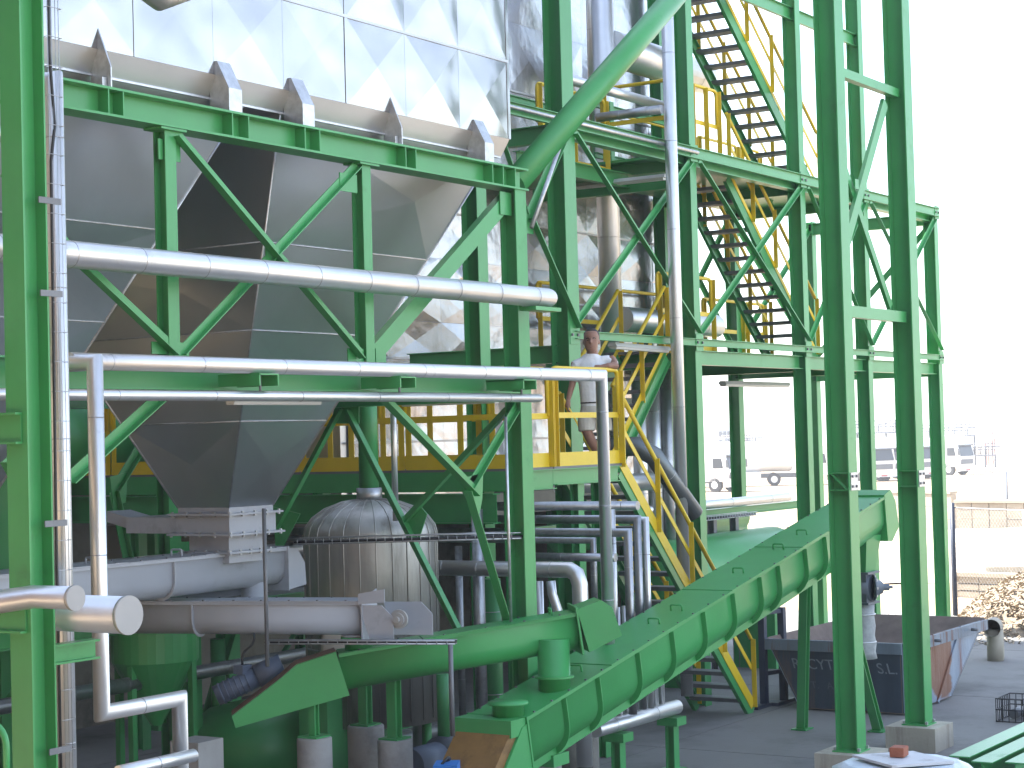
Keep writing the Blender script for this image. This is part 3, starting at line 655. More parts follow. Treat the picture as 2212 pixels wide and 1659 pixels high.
p0, p1_ = PY(1230, 178, YTW + .4), PY(1443, 232, YTW + .4)
pipe('pale slanting pipe behind the sloping green tube', [(p0.x - .5, YTW + .4, p1_.z), (p1_.x, YTW + .4, p1_.z)], 11 * 27.5 / FPX, ALU, gap=3)
p0 = PX(1290, 250, XB - 1.2); p1_ = PX(1430, 236, XB - 1.2)
pipe('dull cross pipe meeting the pale slanting pipe', [(p0.x, p0.y, p1_.z), (p0.x, p1_.y, p1_.z)], 10 * 28 / FPX, ALUD, gap=3)
p0 = PY(1345, 690, YH - .6); p1_ = PY(1545, 705, YH - .6)
pipe('fat silver duct low on the boiler house wall behind the tower', [(p0.x, YH - .6, p1_.z), (p1_.x, YH - .6, p1_.z)], 26 * 33 / FPX, ALU, gap=1.2)
k0 = PY(1350, 965, YTW + .1); 
pipe('silver duct elbow bending down behind the lower stair', [PD(1290, 968, 27.6), PD(1375, 964, 27.3), PD(1412, 985, 27.3), PD(1500, 1110, 27.9)], 22 * 26 / FPX, mat('duct_in_shade', (.16, .18, .19), .45, .6, var=.15), gap=1.5)  # silver duct coloured dark grey for the shade it lies in
c_ = PY(1415, 1040, YTW + .4)
pipe('short silver duct stub under the elbow behind the stair', [c_ + V((-1.5, .8, 0)), c_ + V((.1, .0, 0))], 20 * 27 / FPX, ALU, gap=2)

# pipe gallery running along Y under the landing, dropping to the header by the conveyor
def gal(label, X, y_at, x_at, r, xend, ydrop=None, m_=None, y0=16.5, xdrop=None):
    z_ = PX(x_at, y_at, X).z; ye = PX(xend, y_at, X).y
    pts = [(X, y0, z_), (X, ye, z_)]
    if ydrop is not None: pts.append((X, ye, ydrop))
    return pipe(label, pts, r, m_, gap=1.3)
rr_ = lambda px_, z_=21.8: px_ * z_ / FPX
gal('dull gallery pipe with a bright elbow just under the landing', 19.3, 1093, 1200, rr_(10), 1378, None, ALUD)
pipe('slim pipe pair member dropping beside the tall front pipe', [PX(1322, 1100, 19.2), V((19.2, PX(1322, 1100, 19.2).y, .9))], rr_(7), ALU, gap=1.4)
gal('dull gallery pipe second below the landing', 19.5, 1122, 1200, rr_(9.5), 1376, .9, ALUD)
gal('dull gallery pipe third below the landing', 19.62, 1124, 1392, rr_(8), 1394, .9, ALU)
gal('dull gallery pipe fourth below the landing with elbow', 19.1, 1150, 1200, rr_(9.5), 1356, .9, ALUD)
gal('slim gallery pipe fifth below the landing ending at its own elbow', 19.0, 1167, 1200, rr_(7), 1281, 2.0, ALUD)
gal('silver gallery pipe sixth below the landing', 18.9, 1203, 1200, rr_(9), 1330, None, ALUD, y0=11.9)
zg = PX(1180, 1230, 18.4).z; yg = PX(1250, 1230, 18.4).y
pipe('fat bright pipe with a segmented elbow dropping behind the green conveyor', [PX(900, 1226, 18.4), V((18.4, yg + .12, zg)), V((18.4, yg + .03, zg - .05)), V((18.4, yg - .01, zg - .16)), V((18.4, yg - .01, .4))], rr_(18, 20.6), ALU, gap=.5, n=22)
for i, (x, y0_, lab) in enumerate(((990, 1180, 'slim upright pipe left of the corner column'), (1165, 1255, 'slim upright pipe right of the corner column'))):
    p = PX(x, y0_, 18.9); pipe(lab, [p, V((18.9, p.y, .4))], rr_(8.5), ALUD if i == 0 else ALU, gap=1.2)
p = PX(1190, 1255, 18.7); pipe('cranked slim pipe leaning right behind the green conveyor', [p, PX(1193, 1283, 18.7), PX(1215, 1350, 18.7), PX(1217, 1400, 18.7)], rr_(10), ALU, gap=1.5)
for i, (y, rr2) in enumerate(((1178, 11), (1228, 11))):
    vv = thing('red_oxide_valve', ('dark red valve on the tank side, upper of two', 'dark red valve on the tank side, lower of two')[i], 'valve', PX(862, y, 17.6))
    a, b = PX(845, y, 17.6), PX(900, y, 17.75); d = (b - a)
    MB().tube([a - d * .1, a + d * .2, a + d * .75], [.04, .075, .05], 12).build('valve_body', RUSTRED, vv); MB().tube([a + d * .75, a + d * 1.05], .12, 16).build('flange', RUSTRED, vv)
    MB().tube([a, a - d * .25], .06, 12).build('handwheel_hub', RUSTRED, vv)
# header pipe with drops behind the long conveyor
YHd = 11.05
h0, h1 = PY(1285, 1568, YHd), PY(1462, 1535, YHd); zh = PY(1380, 1550, YHd).z
pipe('low silver header pipe on two green stands behind the long conveyor', [(h0.x, YHd, zh), (h1.x, YHd, zh)], 17 * 21.5 / FPX, ALU, gap=1.0)
for i, x in enumerate((1339, 1355, 1369, 1386, 1401, 1417, 1431)):
    p = PY(x, 1525, YHd)
    pipe('slim drop pipe into the low header, %s from the left' % ('first', 'second', 'third', 'fourth', 'fifth', 'sixth', 'seventh')[i], [(p.x, YHd, zh + (1.35 if i < 4 else .95)), (p.x, YHd, zh + .05)], 6.3 * 21.5 / FPX, ALU, gap=2.5, group='drop pipes into the header')
for i, x in enumerate((1335, 1452)):
    p = PY(x, 1600, YHd); st_ = thing('pipe_stand', ('green pipe stand under the left part of the low header', 'green pipe stand under the right end of the low header')[i], 'pipe stand', (p.x, YHd, 0))
    MB().bar((p.x, YHd, 0.01), (p.x, YHd, zh - .2), HS(.12, .13), (0, 1, 0)).build('post', GREEN, st_); MB().box2((p.x - .12, YHd - .14, zh - .2), (p.x + .12, YHd + .14, zh - .1)).build('saddle', GREEN, st_)
    MB().box((p.x, YHd, .01), (.25, .25, .018)).build('base_plate', GREEN, st_)

# silver line, beam and cable tray at the back beyond the lower stair
p0, p1_ = PY(1508, 1096, 14.6), PY(1703, 1073, 14.6)
pipe('silver pipe end lying level in front of the parked trucks', [(p0.x - 4, 14.6, p1_.z), (p1_.x, 14.6, p1_.z)], 10 * 32 / FPX, ALU, gap=1.6)
sb = thing('pipe_rack_beam', 'green rack beam under the level silver pipe', 'beam', (p0.x, 14.7, 0))
MB().bar((p0.x - 5, 14.75, p1_.z - .17), (XD + .6, 14.75, p1_.z - .17), HS(.14, .12)).build('beam', GREEN, sb)
for X in (p0.x + .8, XC + .4): MB().bar((X, 14.75, 0), (X, 14.75, p1_.z - .24), HS(.12, .12), (0, 1, 0)).build('post', DARKM, sb)
def tray(label, a, b, w_=.2, h_=.06):
    a, b = V(a), V(b); d = b - a; L_ = d.length; d.normalize(); sd = d.cross(V((0, 0, 1))).normalized() * (w_ / 2)
    t = thing('mesh_cable_tray', label, 'cable tray', (a + b) / 2)
    for s_ in (-1, 1):
        MB().tube([a + sd * s_ + V((0, 0, h_)), b + sd * s_ + V((0, 0, h_))], .006, 5).build('side_wire', GALV, t)
        MB().tube([a + sd * s_ * .8, b + sd * s_ * .8], .010, 5).build('side_wire', GALV, t)
    for i in range(int(L_ / .1)):
        q = a + d * (i * .1 + .05); MB().tube([q + sd + V((0, 0, h_)), q + sd, q - sd, q - sd + V((0, 0, h_))], .004, 4).build('rung', GALV, t)
    for k in (-.05, -.015, .02, .05): MB().tube([a + sd * (k * 12) + V((0, 0, .018)), b + sd * (k * 12) + V((0, 0, .018))], .017, 6).build('cable', BLACK, t)
a = PY(1510, 1125, 14.3); tray('cable tray crossing behind the lower stair towards the fence', (a.x, 14.3, a.z), (XC + .2, 14.3, a.z))
a = PD(640, 1175, 20.6); b = PD(1130, 1162, 19.95); tray('cable tray running across the domed tank to the corner column', a, b)
a = PD(690, 1398 - 30, 18.55); b = PD(985, 1392, 18.3); 
tray('thin cable tray under the grey conveyor drive', PD(575, 1390, 18.75), PD(985, 1390, 18.35), .1, .03)
for i, (x, y0_, y1_, D_) in enumerate(((570, 1098, 1440, 18.4), (973, 1392, 1590, 18.3), (1092, 900, 1360, 19.3))):
    pp = PD(x, y0_, D_); z1_ = PD(x, y1_, D_).z
    tag(MB().tube([pp, V((pp.x, pp.y, z1_))], (.02, .024, .016)[i], 8).build('conduit', (DARKM, DARKM, GALV)[i]), ('dark conduit dropping past the hopper outlet gate', 'dark conduit post in front of the green trough conveyor', 'thin galvanised conduit left of the corner column')[i], 'conduit')
# ------------------------------------------------------------------ screw conveyors
def usec(w_, h_, t=.006, n=7):
    """outline of a U trough section (width w, depth h, round bottom), open at top, as a closed thin profile"""
    r = w_ / 2; out = [(-r, 0), (-r, -(h_ - r))] + [(-r * math.cos(math.pi * i / (2 * n)) , -(h_ - r) - r * math.sin(math.pi * i / (2 * n))) for i in range(1, n + 1)]
    out += [(r * math.sin(math.pi * i / (2 * n)), -(h_ - r) - r * math.cos(math.pi * i / (2 * n))) for i in range(1, n + 1)] + [(r, 0)]
    return out
class Frame:
    def __init__(s, a, b):
        s.a, s.b = V(a), V(b); s.d = (s.b - s.a).normalized(); s.side = s.d.cross(V((0, 0, 1))).normalized(); s.up = s.side.cross(s.d); s.L = (s.b - s.a).length
    def p(s, t, u, v): return s.a + s.d * t + s.side * u + s.up * v
def trough(t, F, w_, h_, m_, t0=0, t1=None, ribs=(), lidm=None, rimw=.03, ribd=.03, lidseams=(), handles=()):
    t1 = F.L if t1 is None else t1; sec = usec(w_, h_); n = len(sec)
    mb = MB(); mb.add([F.p(t0, u, v) for u, v in sec] + [F.p(t1, u, v) for u, v in sec],
           [(i, i + 1, n + i + 1, n + i) for i in range(n - 1)] + [tuple(range(n)), tuple(n + i for i in range(n))[::-1]], [True] * (n - 1) + [False, False])
    body = mb.build('trough', m_, t)
    for s_ in (-1, 1):
        mb = MB(); A = [F.p(t0, s_ * (w_ / 2 + u), v) for u, v in ((0, -.03), (rimw, -.03), (rimw, -.002), (0, -.002))]; mb.prism(A, F.d * (t1 - t0)); mb.build('rim', m_, t)
    cuts = [t0] + list(lidseams) + [t1]
    for i in range(len(cuts) - 1):
        A = [F.p(cuts[i] + .006, -w_ / 2 - rimw - .004, 0), F.p(cuts[i] + .006, w_ / 2 + rimw + .004, 0), F.p(cuts[i + 1] - .006, w_ / 2 + rimw + .004, 0), F.p(cuts[i + 1] - .006, -w_ / 2 - rimw - .004, 0)]
        MB().prism(A, F.up * (.012 if i % 2 else .007)).build('lid', lidm or m_, t)
        L_ = cuts[i + 1] - cuts[i]; nb = max(2, int(L_ / .3))
        for k in range(nb):
            for s_ in (-1, 1): MB().box(F.p(cuts[i] + (k + .5) * L_ / nb, s_ * (w_ / 2 + rimw * .5), .012), (.018, .018, .016)).build('bolt', DARKM, t)
    for rt in ribs:
        so = usec(w_ + 2 * ribd, h_ + ribd); si = usec(w_, h_); k = len(so); mb = MB(); vs = []
        for dt in (-.006, .006):
            vs += [F.p(rt + dt, u, v - .03 if j in (0, k - 1) else v) for j, (u, v) in enumerate(so)] + [F.p(rt + dt, u * .995, v - .03 if j in (0, k - 1) else v * .995) for j, (u, v) in enumerate(si)]
        fs = []
        for i in range(k - 1):
            fs += [(i, i + 1, k + i + 1, k + i), (2 * k + i, 3 * k + i, 3 * k + i + 1, 2 * k + i + 1), (i, 2 * k + i, 2 * k + i + 1, i + 1)]
        mb.add(vs, fs).build('rib', m_, t)
    for (ht, hu) in handles:
        MB().tube(fillet([F.p(ht, hu - .07, .004), F.p(ht, hu - .07, .075), F.p(ht, hu + .07, .075), F.p(ht, hu + .07, .004)], .02, 2), .011, 6).build('handle', m_, t)
    return body
# 1: grey conveyor along X under the hopper outlets
Yc1 = cy; w1 = .36
n0 = PY(613, 1184, Yc1 - w1 / 2 - .03); z1c = n0.z
gc1 = thing('grey_trough_conveyor', 'light grey trough conveyor running level under the hopper outlets', 'conveyor', (13, Yc1, z1c - .5))
F1 = Frame((7.0, Yc1, z1c), (n0.x + .05, Yc1, z1c)); L1 = F1.L
trough(gc1, F1, w1, .40, GREYP, ribs=(L1 - 1.75, L1 - 4.2), lidseams=(L1 - 4.6, L1 - 2.4, L1 - 1.3), handles=((L1 - 1.5, 0), (L1 - 2.7, 0)))
MB().prism([F1.p(L1, -w1 / 2 - .05, .02), F1.p(L1, w1 / 2 + .05, .02), F1.p(L1, w1 / 2 + .05, -.46), F1.p(L1, -w1 / 2 - .05, -.46)], F1.d * .015).build('end_plate', GREYP, gc1)
MB().prism([F1.p(L1 + .03, w1 / 2 - .02, 0), F1.p(L1 + .22, w1 / 2 - .02, -.02), F1.p(L1 + .34, w1 / 2 - .02, -.18), F1.p(L1 + .36, w1 / 2 - .02, -.42), F1.p(L1 + .03, w1 / 2 - .02, -.46)], F1.side * .02).build('guard_plate', GREYP, gc1)
MB().lathe(F1.p(L1 - .32, 0, -.62), [(.17, 0), (.17, .02), (.13, .021), (.13, .28)], 24).build('spout', GREYP, gc1)
# 2: second grey conveyor, level, crossing in front of the tank
c2a, c2b = PD(215, 1305, 19.9), PD(935, 1308, 18.75); c2b.z = c2a.z = PD(700, 1297, 19.1).z
gc2 = thing('grey_trough_conveyor', 'grey trough conveyor with bearing drive end in front of the domed tank', 'conveyor', (c2a + c2b) / 2 - V((0, 0, .5)))
F2 = Frame(c2a, c2b); L2 = F2.L; w2 = .34
e2t = L2 * (800 - 215) / (935 - 215)
trough(gc2, F2, w2, .345, GREYP, t1=e2t, ribs=(L2 * .315,), lidseams=(L2 * .4,))
MB().prism([F2.p(e2t, -w2 / 2 - .05, .10), F2.p(e2t + .02, w2 / 2 + .05, .0), F2.p(e2t + .02, w2 / 2 + .05, -.42), F2.p(e2t, -w2 / 2 - .05, -.42)], F2.d * .015).build('end_plate', GREYP, gc2)
for s_, (ta, tb) in ((1, (e2t + .0, e2t + .36)), (-1, (e2t + .1, e2t + .62))):
    u = s_ * (w2 / 2 + .03)
    MB().prism([F2.p(ta, u, -.03), F2.p(tb - .12, u, -.03), F2.p(tb, u, -.15), F2.p(tb, u, -.36), F2.p(ta + .1, u, -.36)], F2.side * .012).build('guard_plate', GREYP, gc2)
MB().prism([F2.p(e2t, w2 / 2 + .052, .085), F2.p(e2t + .28, w2 / 2 + .052, .13), F2.p(e2t + .28, w2 / 2 + .052, .0), F2.p(e2t, w2 / 2 + .052, -.02)], F2.side * .01).build('bolt_plate', GREYP, gc2)
MB().tube([F2.p(e2t + .40, .02, -.17), F2.p(e2t + .40, w2 / 2 + .02, -.17)], .03, 14).build('shaft', GALV, gc2)
MB().lathe(F2.p(e2t + .40, w2 / 2 - .02, -.17), [(.095, 0), (.095, .03), (.065, .031), (.065, .06), (.03, .061), (.03, .10)], 20, F2.side, sharp=(0, 1, 2, 3, 4)).build('bearing', CAPM, gc2)

# 3: green inclined conveyor
def on(x, y, D): return PD(x, y, D)
w3 = .36
c3a, c3b = on(728, 1409, 19.05), on(1240, 1321, 19.42)
gc3 = thing('green_inclined_conveyor', 'shorter green trough conveyor rising right into the long one', 'conveyor', (c3a + c3b) / 2 - V((0, 0, .6)))
F3 = Frame(c3a, c3b); L3 = F3.L
trough(gc3, F3, w3, .385, GREENC, lidseams=(L3 * .35, L3 * .7), handles=((L3 * .9, 0),))
ns = w3 / 2 + .02
MB().prism([F3.p(-.02, ns, .03), F3.p(-.42, ns, -.03), F3.p(-.60, ns, -.14), F3.p(-1.12, ns, -.42), F3.p(-1.10, ns, -.54), F3.p(.05, ns, -.42)], F3.side * -.30).build('drive_guard', GREENC, gc3)
RUSTLID = mat('rusty_guard_top', (.16, .085, .05), .75, var=.25, vscale=6)
MB().prism([F3.p(-.02, ns - .31, .035), F3.p(-.42, ns - .31, -.024), F3.p(-.60, ns - .31, -.134), F3.p(-1.12, ns - .31, -.414), F3.p(-1.12, ns - .31, -.408), F3.p(-.60, ns - .31, -.128), F3.p(-.42, ns - .31, -.018), F3.p(-.02, ns - .31, .041)], F3.side * .30).build('guard_top', RUSTLID, gc3)
MOTOR = mat('motor_grey_blue', (.10, .13, .19), .5, var=.12)
mt = MB().tube([F3.p(-1.25, -.28, -.26), F3.p(-.82, -.28, -.14)], .105, 20).build('motor', MOTOR, gc3)
MB().tube([F3.p(-.82, -.28, -.14), F3.p(-.55, -.28, -.07)], .125, 20).build('gearbox', MOTOR, gc3)
for k in range(6): MB().tube([F3.p(-1.20 + k * .055, -.28, -.246 + k * .0153), F3.p(-1.185 + k * .055, -.28, -.242 + k * .0153)], .114, 20).build('cooling_fin', MOTOR, mt)
MB().box(F3.p(-.95, -.28, -.04), (.14, .12, .09)).build('terminal_box', MOTOR, mt)
MB().tube(fillet([F3.p(-.95, -.28, -.01), F3.p(-.93, -.28, .12), F3.p(-.80, -.28, .20), F3.p(-.78, -.28, .3)], .06, 4), .012, 8).build('cable', BLACK, mt)
u3 = ns
MB().prism([F3.p(L3, u3, .04), F3.p(L3 + .26, u3, .09), F3.p(L3 + .36, u3, .0), F3.p(L3 + .42, u3, -.30), F3.p(L3 + .06, u3, -.41)], F3.side * -.38).build('end_guard', GREENC, gc3)
MB().prism([F3.p(L3 - .02, -u3 - .04, .07), F3.p(L3 - .02, u3 + .04, .07), F3.p(L3 - .02, u3 + .04, -.42), F3.p(L3 - .02, -u3 - .04, -.42)], F3.d * .02).build('end_plate', GREENC, gc3)
# feed spout from the grey conveyor
sp2 = F2.p(e2t - .12, 0, -.33); ti = (sp2 - F3.a).dot(F3.d); fp = F3.p(ti, 0, 0); zt_ = fp.z + .125
MB().lathe((fp.x, fp.y, zt_), [(.17, 0), (.17, .02), (.125, .021), (.125, max(.06, sp2.z - zt_ + .05))], 24).build('spout', GREYP, gc2)
MB().lathe(fp, [(.14, -.02), (.14, .10), (.18, .101), (.18, .125)], 24).build('inlet', GREENC, gc3)
# 4: long ribbed conveyor rising along X to the skip
Y4 = 10.22; w4 = .60
nl, nr = PY(1137, 1552, Y4 - w4 / 2 - .03), PY(1912, 1073, Y4 - w4 / 2 - .03)
gc4 = thing('long_green_conveyor', 'long ribbed green trough conveyor climbing to the blue skip', 'conveyor', (20, Y4, 0))
F4 = Frame((nl.x, Y4, nl.z), (nr.x, Y4, nr.z)); L4 = F4.L
def t4(x, y): q = PY(x, y, Y4 - w4 / 2 - .03); return (q - F4.a).dot(F4.d)
seams = [t4(x, y) for x, y in ((1320, 1437), (1483, 1343), (1582, 1284), (1665, 1237), (1733, 1186), (1790, 1152))]
ribs = [t4(x, y) for x, y in ((1218, 1510), (1290, 1460), (1376, 1404), (1450, 1362), (1518, 1318), (1582, 1280), (1640, 1245), (1680, 1222), (1738, 1185), (1780, 1158), (1848, 1114))]
hs = [t4(x, y) + .0 for x, y in ((1293, 1440), (1460, 1340), (1508, 1312), (1640, 1235), (1725, 1180), (1775, 1150))]
trough(gc4, F4, w4, .60, GREENC, ribs=ribs, lidseams=seams, handles=[(h_, .05) for h_ in hs], ribd=.06)
MB().bar(F4.p(.15, w4 / 2 - .15, -.585), F4.p(L4 - .9, w4 / 2 - .15, -.585), RS(.04, .09), (0, 0, 1)).build('base_rail', GREENC, gc4)
MB().bar(F4.p(.15, -w4 / 2 + .15, -.585), F4.p(L4 - .9, -w4 / 2 + .15, -.585), RS(.04, .09), (0, 0, 1)).build('base_rail', GREENC, gc4)
us = w4 / 2 + .03
MB().prism([F4.p(-.02, -us - .02, .02), F4.p(-.02, us + .02, .02), F4.p(-.02, us + .02, -.64), F4.p(-.02, -us - .02, -.64)], F4.d * .025).build('end_plate', GREENC, gc4)
MB().box2(F4.p(-.30, -us, -.10), F4.p(-.02, us, .015)).build('end_bracket', GREENC, gc4)
RUSTG = mat('rusty_ochre_guard', (.24, .13, .035), .6, var=.28, vscale=3.5, dirt=(.13, .075, .03), dirts=(2.2, .5, .7))
for (nm, dz, m_, ya_, yb_) in (('drive_guard', 0, RUSTG, -us + .02, us - .02), ('guard_side', .0, GREENC, us - .018, us + .01)):
    MB().prism([F4.p(.0, -ya_ if 0 else ya_, -.05), F4.p(-.28 if nm == 'drive_guard' else -.10, ya_, -.06), F4.p(-.42 if nm == 'guard_side' else -.62, ya_, -.30), F4.p(-.75 if nm == 'guard_side' else -.80, ya_, -.62), F4.p(-.02, ya_, -.62)], F4.side * (yb_ - ya_)).build(nm, m_, gc4)
# inlet stub with blind flange, and the drop tube from conveyor 3
def on4(x, y):
    d = ray(x, y); n_ = F4.up; return EYE + d * ((F4.a - EYE).dot(n_) / d.dot(n_))
q = on4(1098, 1548); MB().lathe(q - V((0, 0, .05)), [(.155, 0), (.155, .17), (.20, .171), (.20, .195), (.0, .20)], 26).build('inlet_stub', GREENC, gc4)
q = on4(1198, 1487); ztp = F3.p(L3 - .2, 0, -.25).z
MB().lathe(q - V((0, 0, .06)), [(.165, 0), (.165, .17), (.20, .171), (.20, .19), (.165, .191), (.165, ztp - q.z + .08)], 28, sharp=(1, 2, 3)).build('drop_tube', GREENC, gc4)
# head box, discharge chute, rotary valve
MB().prism([F4.p(L4 - .02, us + .0, .03), F4.p(L4 + .22, us, .05), F4.p(L4 + .36, us, -.14), F4.p(L4 + .40, us, -.52), F4.p(L4 + .10, us, -.66), F4.p(L4 - .06, us, -.62)], F4.side * -(2 * us)).build('head_box', GREENC, gc4)
hc = F4.p(L4 - .33, 0, -.55)
MB().add([hc + V((sx * .27, sy * .24, .08)) for sx, sy in ((-1, -1), (1, -1), (1, 1), (-1, 1))] + [hc + V((sx * .17, sy * .17, -.42)) for sx, sy in ((-1, -1), (1, -1), (1, 1), (-1, 1))], [(0, 1, 5, 4), (1, 2, 6, 5), (2, 3, 7, 6), (3, 0, 4, 7)]).build('discharge_chute', GREENC, gc4)
rv = thing('rotary_valve', 'dark grey rotary valve with motor flange under the conveyor head', 'rotary valve', hc - V((0, 0, .95)))
CAST = mat('cast_grey_blue', (.12, .14, .17), .5, .3, var=.2)
MB().box(hc - V((0, 0, .435)), (.44, .44, .03)).build('flange', CAST, rv); MB().tube([hc + V((0, -.2, -.64)), hc + V((0, .2, -.64))], .19, 22).build('housing', CAST, rv)
MB().box(hc - V((0, 0, .64)), (.34, .34, .40)).build('body', CAST, rv)
MB().box(hc - V((0, 0, .85)), (.42, .42, .03)).build('flange', CAST, rv)
MB().lathe(hc + V((0, -.2, -.64)), [(.18, 0), (.18, .02), (.12, .05), (.08, .13), (.045, .14), (.045, .22), (.02, .221), (.02, .27)], 22, (.55, -.84, 0)).build('bearing_cover', CAST, rv)
for k in range(8):
    th = k * math.pi / 4; MB().box(hc + V((.15 * math.cos(th) * .84, -.2 + .15 * math.cos(th) * .55 - .02, -.64 + .15 * math.sin(th))), (.03, .04, .03)).build('bolt', GALV, rv)
sleeve = thing('discharge_sleeve', 'grey flexible sleeve hanging from the rotary valve into the skip', 'sleeve', hc - V((0, 0, 1.7)))
SLV = mat('sleeve_fabric', (.33, .35, .36), .6, .2, var=.25, vscale=9, bump=.01, bscale=9)
MB().lathe(hc - V((0, 0, 1.62)), [(.215, 0), (.195, .1), (.21, .2), (.19, .32), (.205, .45), (.19, .6), (.20, .75)], 22).build('sleeve_tube', SLV, sleeve)
for k in (.22, .6): MB().lathe(hc - V((0, 0, 1.62 - k)), [(.208, 0), (.214, .01), (.208, .02)], 22).build('clamp_ring', GALV, sleeve)
# supports: A-frame below the head, plinths below the foot
af = thing('conveyor_trestle', 'dark green A-frame trestle under the upper end of the long conveyor', 'trestle', (24.2, Y4, 0))
ft = [PZ(1733, 1574, .02), PZ(1898, 1578, .02)]
tp = F4.p(t4(1815, 1150), 0, -.56)
for i, f_ in enumerate(ft):
    MB().bar(f_, V((tp.x, Y4 + (.22 if i == 0 else -.22), tp.z)), HS(.12, .12), (1, 0, 0)).build('leg', GREEN, af)
    MB().box(f_ + V((0, 0, .0)), (.26, .22, .018)).build('foot_plate', GREEN, af)
pd = thing('conveyor_plinth', 'round concrete plinth with green cradle under the foot of the long conveyor', 'plinth', (0, 0, 0)); pq_ = F4.p(t4(1220, 1500), 0, -.62)
MB().lathe((pq_.x, pq_.y, 0), [(.17, 0), (.17, pq_.z - .12)], 24).build('drum', CONC, pd); MB().box((pq_.x, pq_.y, pq_.z - .06), (.3, .4, .12)).build('cradle', GREEN, pd)

# ------------------------------------------------------------------ concrete drums, posts and vessels under the plant
def drum(label, x, ytop, D, r, post=True, g=None, phh=.5, pw=.11):
    p = PD(x, ytop, D); t = thing('concrete_plinth', label, 'plinth', (p.x, p.y, 0), g)
    MB().lathe((p.x, p.y, 0), [(r, 0), (r, p.z - .012), (r - .012, p.z)], 30, sharp=(1,)).build('drum', CONC, t)
    if post: MB().bar((p.x, p.y, p.z), (p.x, p.y, p.z + phh), HS(pw, pw), (1, 0, 0)).build('post', GREEN, t); MB().box((p.x, p.y, p.z + .008), (.24, .24, .016)).build('base_plate', GREEN, t)
drum('pale round concrete plinth with a thin post, front left of three', 679, 1592, 18.9, .175, True, None, .42, .075)
drum('round concrete plinth behind, middle of three', 790, 1566, 20.6, .20, True, None, .5)
drum('dark stained round concrete plinth, right of three', 853, 1596, 19.4, .18, True, None, .95)
drum('wide round plinth behind the low header pipe', 1250, 1575, 23.0, .24, False)
p = PD(425, 1597, 18.5); t = tag(MB().box2((p.x - .18, p.y - .18, 0), (p.x + .18, p.y + .18, p.z)).build('concrete_block', CONC), 'square concrete block beside the stepped silver pipe', 'block')
# domed tank
D_ = 22.0; tc = PD(800, 1160, D_); rt_ = 143 * D_ / FPX; zsp = PD(800, 1150, D_).z; ztop = PD(800, 1078, D_).z
tk = thing('domed_tank', 'upright silver clad tank with ribbed dome between hopper and walkway', 'tank', (tc.x, tc.y, 0))
TANK = mat('tank_cladding', (.44, .43, .40), .46, .85, var=.3, vscale=3.0, streak=True, dirt=(.22, .20, .17), dirts=(2.5, .5, .72), bump=.004, bscale=5)
hd = ztop - zsp
MB().lathe((tc.x, tc.y, 0), [(rt_, .9), (rt_, zsp), (rt_ * .97, zsp + hd * .22), (rt_ * .87, zsp + hd * .48), (rt_ * .68, zsp + hd * .74), (rt_ * .42, zsp + hd * .93), (rt_ * .18, zsp + hd)], 40).build('shell', TANK, tk)
for k in range(26):
    th = 2 * math.pi * k / 26; c_, s_ = math.cos(th), math.sin(th)
    MB().tube([(tc.x + c_ * (rr + .004), tc.y + s_ * (rr + .004), z_) for rr, z_ in ((rt_, .95), (rt_, zsp), (rt_ * .97, zsp + hd * .22), (rt_ * .87, zsp + hd * .48), (rt_ * .68, zsp + hd * .74), (rt_ * .42, zsp + hd * .93), (rt_ * .2, zsp + hd))], .007, 5).build('standing_seam', TANK, tk)
MB().lathe((tc.x, tc.y, ztop - .03), [(.15, 0), (.15, .16), (.115, .161)], 24).build('neck_collar', ALUD, tk)
MB().lathe((tc.x, tc.y, ztop + .1), [(.115, 0), (.115, 1.5)], 24).build('neck_pipe', GREEN, tk)
for k in range(4):
    th = k * math.pi / 2 + .5; MB().tube([(tc.x + .6 * math.cos(th), tc.y + .6 * math.sin(th), 0), (tc.x + .6 * math.cos(th), tc.y + .6 * math.sin(th), .95)], .06, 10).build('leg', GREEN, tk)
MB().lathe((tc.x, tc.y, 1.75), [(rt_ + .006, 0), (rt_ + .006, .02)], 40).build('hoop', BAND, tk)
p = PD(852, 1000, 21.3); pipe('slim silver pipe rising beside the green tank neck', [(p.x, p.y, p.z + 1.1), (p.x, p.y, PD(852, 1125, 21.3).z)], rr_(6.5), ALU, gap=1.6)
# horizontal green vessel behind the lower stair
v1 = PY(1690, 1160, 14.4); zv = PY(1640, 1140, 14.4).z - .6
gv = thing('green_drum_vessel', 'horizontal green cylindrical vessel lying behind the lower stair', 'vessel', (v1.x - 2, 14.4, 0))
MB().lathe((v1.x - 5.2, 14.4, zv), [(.35, 0), (.55, .1), (.6, .25), (.6, 4.75), (.56, 4.95), (.4, 5.1), (.0, 5.2)], 32, (1, 0, 0)).build('shell', GREENC, gv)
for dx in (-4, -1.2): MB().box2((v1.x + dx - .08, 14.0, 0), (v1.x + dx + .08, 14.8, zv - .3)).build('saddle', GREEN, gv)
gv2 = thing('green_duct', 'slim green duct lying above and behind the drum vessel', 'duct', (v1.x - 2, 15.3, 0))
MB().tube([(v1.x - 6, 15.4, zv + .75), (v1.x + .2, 15.4, zv + .75)], .28, 20).build('shell', GREENC, gv2)
for dx in (-4, -.5): MB().bar((v1.x + dx, 15.4, 0), (v1.x + dx, 15.4, zv + .5), HS(.12, .12), (0, 1, 0)).build('leg', GREEN, gv2)
